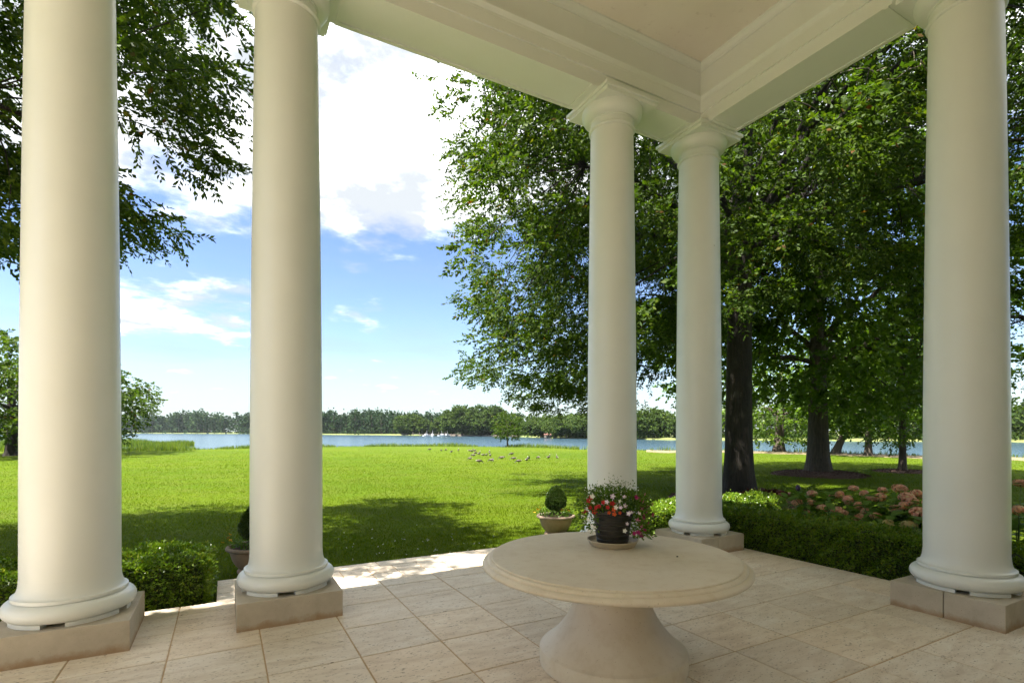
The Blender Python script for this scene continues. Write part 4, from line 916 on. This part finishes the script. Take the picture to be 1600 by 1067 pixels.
# ------------------------------------------------------------------ hydrangea bed
bed = link('planting_bed', box_me('planting_bed', 6.90, 9.7, -0.6, 5.86, LZ - 0.1, LZ + 0.07, 0.03), M['soil']); tag(bed, 'dark soil of the bed behind the right hedge', kind='structure')
def hyd_leaf(L, W, curl):
    v, f = [], []; n = 5
    for i in range(n + 1):
        t = i / n; w = W / 2 * math.sin(math.pi * t ** 0.8) ** 0.8 if 0 < t < 1 else 0.002; z = -curl * L * t * t
        v += [(t * L, -w, z + 0.25 * w), (t * L, 0, z), (t * L, w, z + 0.25 * w)]
    for i in range(n):
        for k in range(2): f.append((i * 3 + k, (i + 1) * 3 + k, (i + 1) * 3 + k + 1, i * 3 + k + 1))
    return smooth(pymesh('leaf', v, f), 80)
leaf_v = [hyd_leaf(0.19, 0.105, 0.25), hyd_leaf(0.16, 0.095, 0.45), hyd_leaf(0.21, 0.11, 0.1)]
def bloom_me(seed, rx, rz):
    rg = np.random.default_rng(seed); n = 130; d = unit(rg.normal(size=(n, 3)) + np.array([0, 0, 0.35])); P = d * np.array([rx, rx, rz]) * rg.uniform(0.8, 1.05, (n, 1))
    U = unit(np.cross(d, rg.normal(size=(n, 3)))); W = np.cross(d, U); s = 0.020
    V = np.stack([P + U * s, P + W * s, P - U * s, P - W * s], 1) + (d * 0.006)[:, None, :] * np.array([1, -1, 1, -1])[None, :, None]
    return poly_np('bloom', V, 4)
bl_v = [bloom_me(1, 0.085, 0.065), bloom_me(2, 0.075, 0.075), bloom_me(3, 0.10, 0.06)]
bl_g = [bloom_me(4, 0.10, 0.06)]
rnd = random.Random(5)
# flower heads: px, py, depth of the plant that carries them
heads = [(1269, 771, 7.9), (1246, 785, 7.8), (1265, 785, 7.7), (1312, 773, 7.6), (1301, 776, 7.9), (1325, 781, 7.4), (1333, 763, 7.7), (1379, 766, 7.5), (1309, 799, 7.0), (1316, 802, 6.9), (1293, 809, 7.0), (1279, 813, 7.1), (1301, 813, 6.8), (1331, 815, 6.7), (1352, 800, 7.0),
         (1362, 779, 7.3), (1390, 823, 6.4), (1420, 821, 6.2), (1416, 776, 6.9), (1432, 772, 7.0), (1412, 790, 6.7), (1433, 799, 6.4), (1440, 806, 6.3), (1406, 763, 7.2), (1595, 755, 6.2), (1592, 797, 5.9), (1386, 817, 6.5), (1452, 785, 6.5), (1480, 790, 6.3), (1375, 777, 7.2), (1341, 790, 7.2), (1286, 794, 7.5), (1258, 800, 7.6), (1350, 772, 7.6), (1398, 795, 6.8), (1368, 806, 6.8), (1425, 783, 6.8), (1345, 808, 6.9)]
plants = [(1262, 7.85, 'pink hydrangea at the left end of the bed by the oak'), (1306, 7.15, 'pink hydrangea just behind the hedge, second from the oak end of the bed'), (1330, 7.75, 'pink hydrangea at the back of the bed, tallest heads'), (1375, 7.2, 'hydrangea in the middle of the bed with big dark leaves'),
          (1392, 6.5, 'hydrangea with greenish tan heads close to the hedge'), (1430, 6.8, 'pink hydrangea next to the thick right column'), (1480, 6.3, 'hydrangea mostly hidden behind the thick right column'), (1590, 6.0, 'hydrangea at the right edge beyond the thick column')]
ptree = []
for i, (px, d, lab) in enumerate(plants):
    x, y = w_at(px, d); t = empty('hydrangea', (x, y, LZ + 0.06)); tag(t, lab, 'hydrangea', 'hydrangeas in the bed'); ptree.append((t, px, d, []))
for hx_, hy_, hd in heads:
    j = min(range(len(ptree)), key=lambda q: abs(ptree[q][1] - hx_) + 60 * abs(ptree[q][2] - hd)); t = ptree[j][0]; x, y = w_at(hx_, hd); z = EYE - (hy_ - HOR) * hd / FPX
    p = Vector((x, y, z)) - t.location; green = hx_ in (1390, 1420, 1386)
    me_ = (bl_g if green else bl_v)[rnd.randrange(1 if green else 3)]
    o = link('bloom', me_, M['bloom2'] if green else M['bloom'], t, p, rnd.uniform(0, 6)); s = rnd.uniform(0.66, 0.95); o.scale = (s, s, s); o.rotation_euler[0] = rnd.uniform(-.3, .3)
    ptree[j][3].append(p)
for t, px, d, hs in ptree:
    st = []
    tips = [h for h in hs] + [Vector((rnd.uniform(-.5, .5), rnd.uniform(-.5, .5), rnd.uniform(0.45, 0.82))) for _ in range(13)]
    for h in tips:
        st.append([(h.x * 0.12, h.y * 0.12, 0, .007), (h.x * 0.6, h.y * 0.6, h.z * 0.6, .006), (h.x, h.y, h.z - 0.02, .004)])
    link('stems', tubes('stems', st, 5), M['stem'], t)['kind'] = 'stuff'
    nl = 0
    for h in tips:
        for k in range(3):
            f = (1.0, 0.80, 0.6)[k]; b = Vector((h.x * (0.3 + 0.7 * f), h.y * (0.3 + 0.7 * f), h.z * f - 0.03)); a0 = rnd.uniform(0, 6.28)
            for q in range(3 if k < 2 else 2):
                a = a0 + q * 2.1 + rnd.uniform(-.4, .4)
                o = link('leaf', leaf_v[rnd.randrange(3)], M['hyd'], t, b); o.rotation_euler = (rnd.uniform(-.35, .35), rnd.uniform(-0.65, 0.25), a); s = rnd.uniform(0.75, 1.15); o.scale = (s, s, s); nl += 1
x, y = w_at(1247, 8.3); pf = empty('purple_flower', (x, y, LZ)); tag(pf, 'single purple flower spike rising beside the pink hydrangeas', 'flower')
link('stem', tubes('stem', [[(0, 0, 0, .006), (0.02, 0, 0.4, .005), (0, 0, 0.80, .004)]], 5), M['stem'], pf); b = link('bloom', bloom_me(9, 0.028, 0.045), M['purple'], pf, (0, 0, 0.85))
b = link('foliage', leaves('foliage', np.random.default_rng(3).normal(size=(60, 3)) * np.array([.05, .05, .15]) + np.array([0, 0, .35]), np.random.default_rng(4).normal(size=(60, 3)), 0.09, 0.025, np.random.default_rng(5)), M['hyd'], pf)

# ------------------------------------------------------------------ geese on the lawn
def goose_me(graze):
    if graze: sp = [(-0.23, 0.20, 0.010, 0), (-0.19, 0.19, 0.035, 0), (-0.10, 0.175, 0.080, 0), (0.02, 0.170, 0.098, 0), (0.12, 0.18, 0.075, 0), (0.18, 0.17, 0.042, 1), (0.235, 0.12, 0.026, 1), (0.265, 0.07, 0.025, 1), (0.285, 0.045, 0.027, 2), (0.31, 0.03, 0.016, 1), (0.34, 0.015, 0.006, 1)]
    else: sp = [(-0.23, 0.19, 0.010, 0), (-0.19, 0.185, 0.035, 0), (-0.10, 0.175, 0.080, 0), (0.02, 0.18, 0.098, 0), (0.11, 0.205, 0.072, 0), (0.155, 0.245, 0.040, 1), (0.175, 0.31, 0.026, 1), (0.18, 0.37, 0.025, 1), (0.195, 0.405, 0.028, 2), (0.225, 0.405, 0.018, 1), (0.26, 0.395, 0.006, 1)]
    P = np.array([(a, 0, b) for a, b, _, _ in sp]); T = np.gradient(P, axis=0); T = unit(T); v, f, mi = [], [], []; s = 10
    for i in range(len(sp)):
        N = np.array([-T[i, 2], 0, T[i, 0]])
        for k in range(s):
            a = 2 * math.pi * k / s; v.append(P[i] + np.array([0, 1, 0]) * math.cos(a) * sp[i][2] * 1.08 + N * math.sin(a) * sp[i][2])
    for i in range(len(sp) - 1):
        for k in range(s): f.append((i * s + k, i * s + (k + 1) % s, (i + 1) * s + (k + 1) % s, (i + 1) * s + k)); mi.append(sp[i + 1][3] if i else 2)
    f.append(tuple(range(s))); mi.append(2); f.append(tuple(reversed(range((len(sp) - 1) * s, len(sp) * s)))); mi.append(1)
    me = pymesh('body', v, f); [me.materials.append(M[q]) for q in ('gbody', 'gneck', 'gwhite')]; me.polygons.foreach_set('material_index', mi); return smooth(me, 80)
gm = [goose_me(True), goose_me(False)]; gl = tubes('leg', [[(0.0, 0, 0.10, .008), (0.005, 0, 0.01, .006), (0.04, 0, 0.0, .010)]], 5)
gpos = [(180, 128), (282, 134), (325, 132), (375, 150), (435, 138), (535, 138), (553, 145), (580, 140), (587, 163), (620, 172), (657, 180), (688, 178), (713, 160), (720, 185), (570, 185), (540, 215), (620, 243), (728, 230), (743, 225), (820, 207), (833, 202), (930, 215), (975, 240), (1045, 230), (1065, 212), (1150, 205), (1240, 205), (1318, 207), (912, 172)]
rnd = random.Random(12)
gorder = sorted(range(len(gpos)), key=lambda q: gpos[q][0])
ORD = 'first second third fourth fifth sixth seventh eighth ninth tenth eleventh twelfth thirteenth fourteenth fifteenth sixteenth seventeenth eighteenth nineteenth twentieth twenty-first twenty-second twenty-third twenty-fourth twenty-fifth twenty-sixth twenty-seventh twenty-eighth twenty-ninth'.split()
for i, (gx, gy) in enumerate(gpos):
    px, py = 640 + 0.175 * gx, 680 + 0.175 * (gy + 9); d = FPX * (EYE - LZ) / (py - HOR); x, y = w_at(px, d)
    lab = ORD[gorder.index(i)] + ' goose from the left in the flock on the lawn'
    if i == 27: lab = 'rightmost goose of the flock, neck held up'
    if i == 26: lab = 'upright goose second from the right end of the flock'
    if i == 25: lab = 'goose third from the right end of the flock'
    if i == 0: lab = 'leftmost goose of the flock, apart from the rest'
    if i == 16: lab = 'grazing goose nearest the viewer at the left of the flock'
    g = empty('goose', (x, y, LZ + 0.015), rnd.uniform(0, 6.28)); tag(g, lab, 'goose', 'geese grazing on the lawn')
    s = rnd.uniform(0.66, 0.82); g.scale = (s, s, s); up = i in (26, 27, 24, 9) or rnd.random() < 0.2
    link('body', gm[1 if up else 0], None, g)
    for yy in (-0.04, 0.04): link('leg', gl, M['gneck'], g, (0, yy, 0))


# ------------------------------------------------------------------ thin summer air over the lake
hz = link('haze', box_me('haze', -6500, 6500, -6500, 6500, -5.0, 60.0)); tag(hz, 'thin summer haze over the lake and far woods', kind='stuff')
hm_, hnt, hout = mat('summer_haze'); vol = hnt.nodes.new('ShaderNodeVolumePrincipled'); vol.inputs['Color'].default_value = (0.80, 0.90, 1.0, 1); vol.inputs['Density'].default_value = 0.00005
hnt.links.new(vol.outputs[0], hout.inputs['Volume']); hz.data.materials.append(hm_)
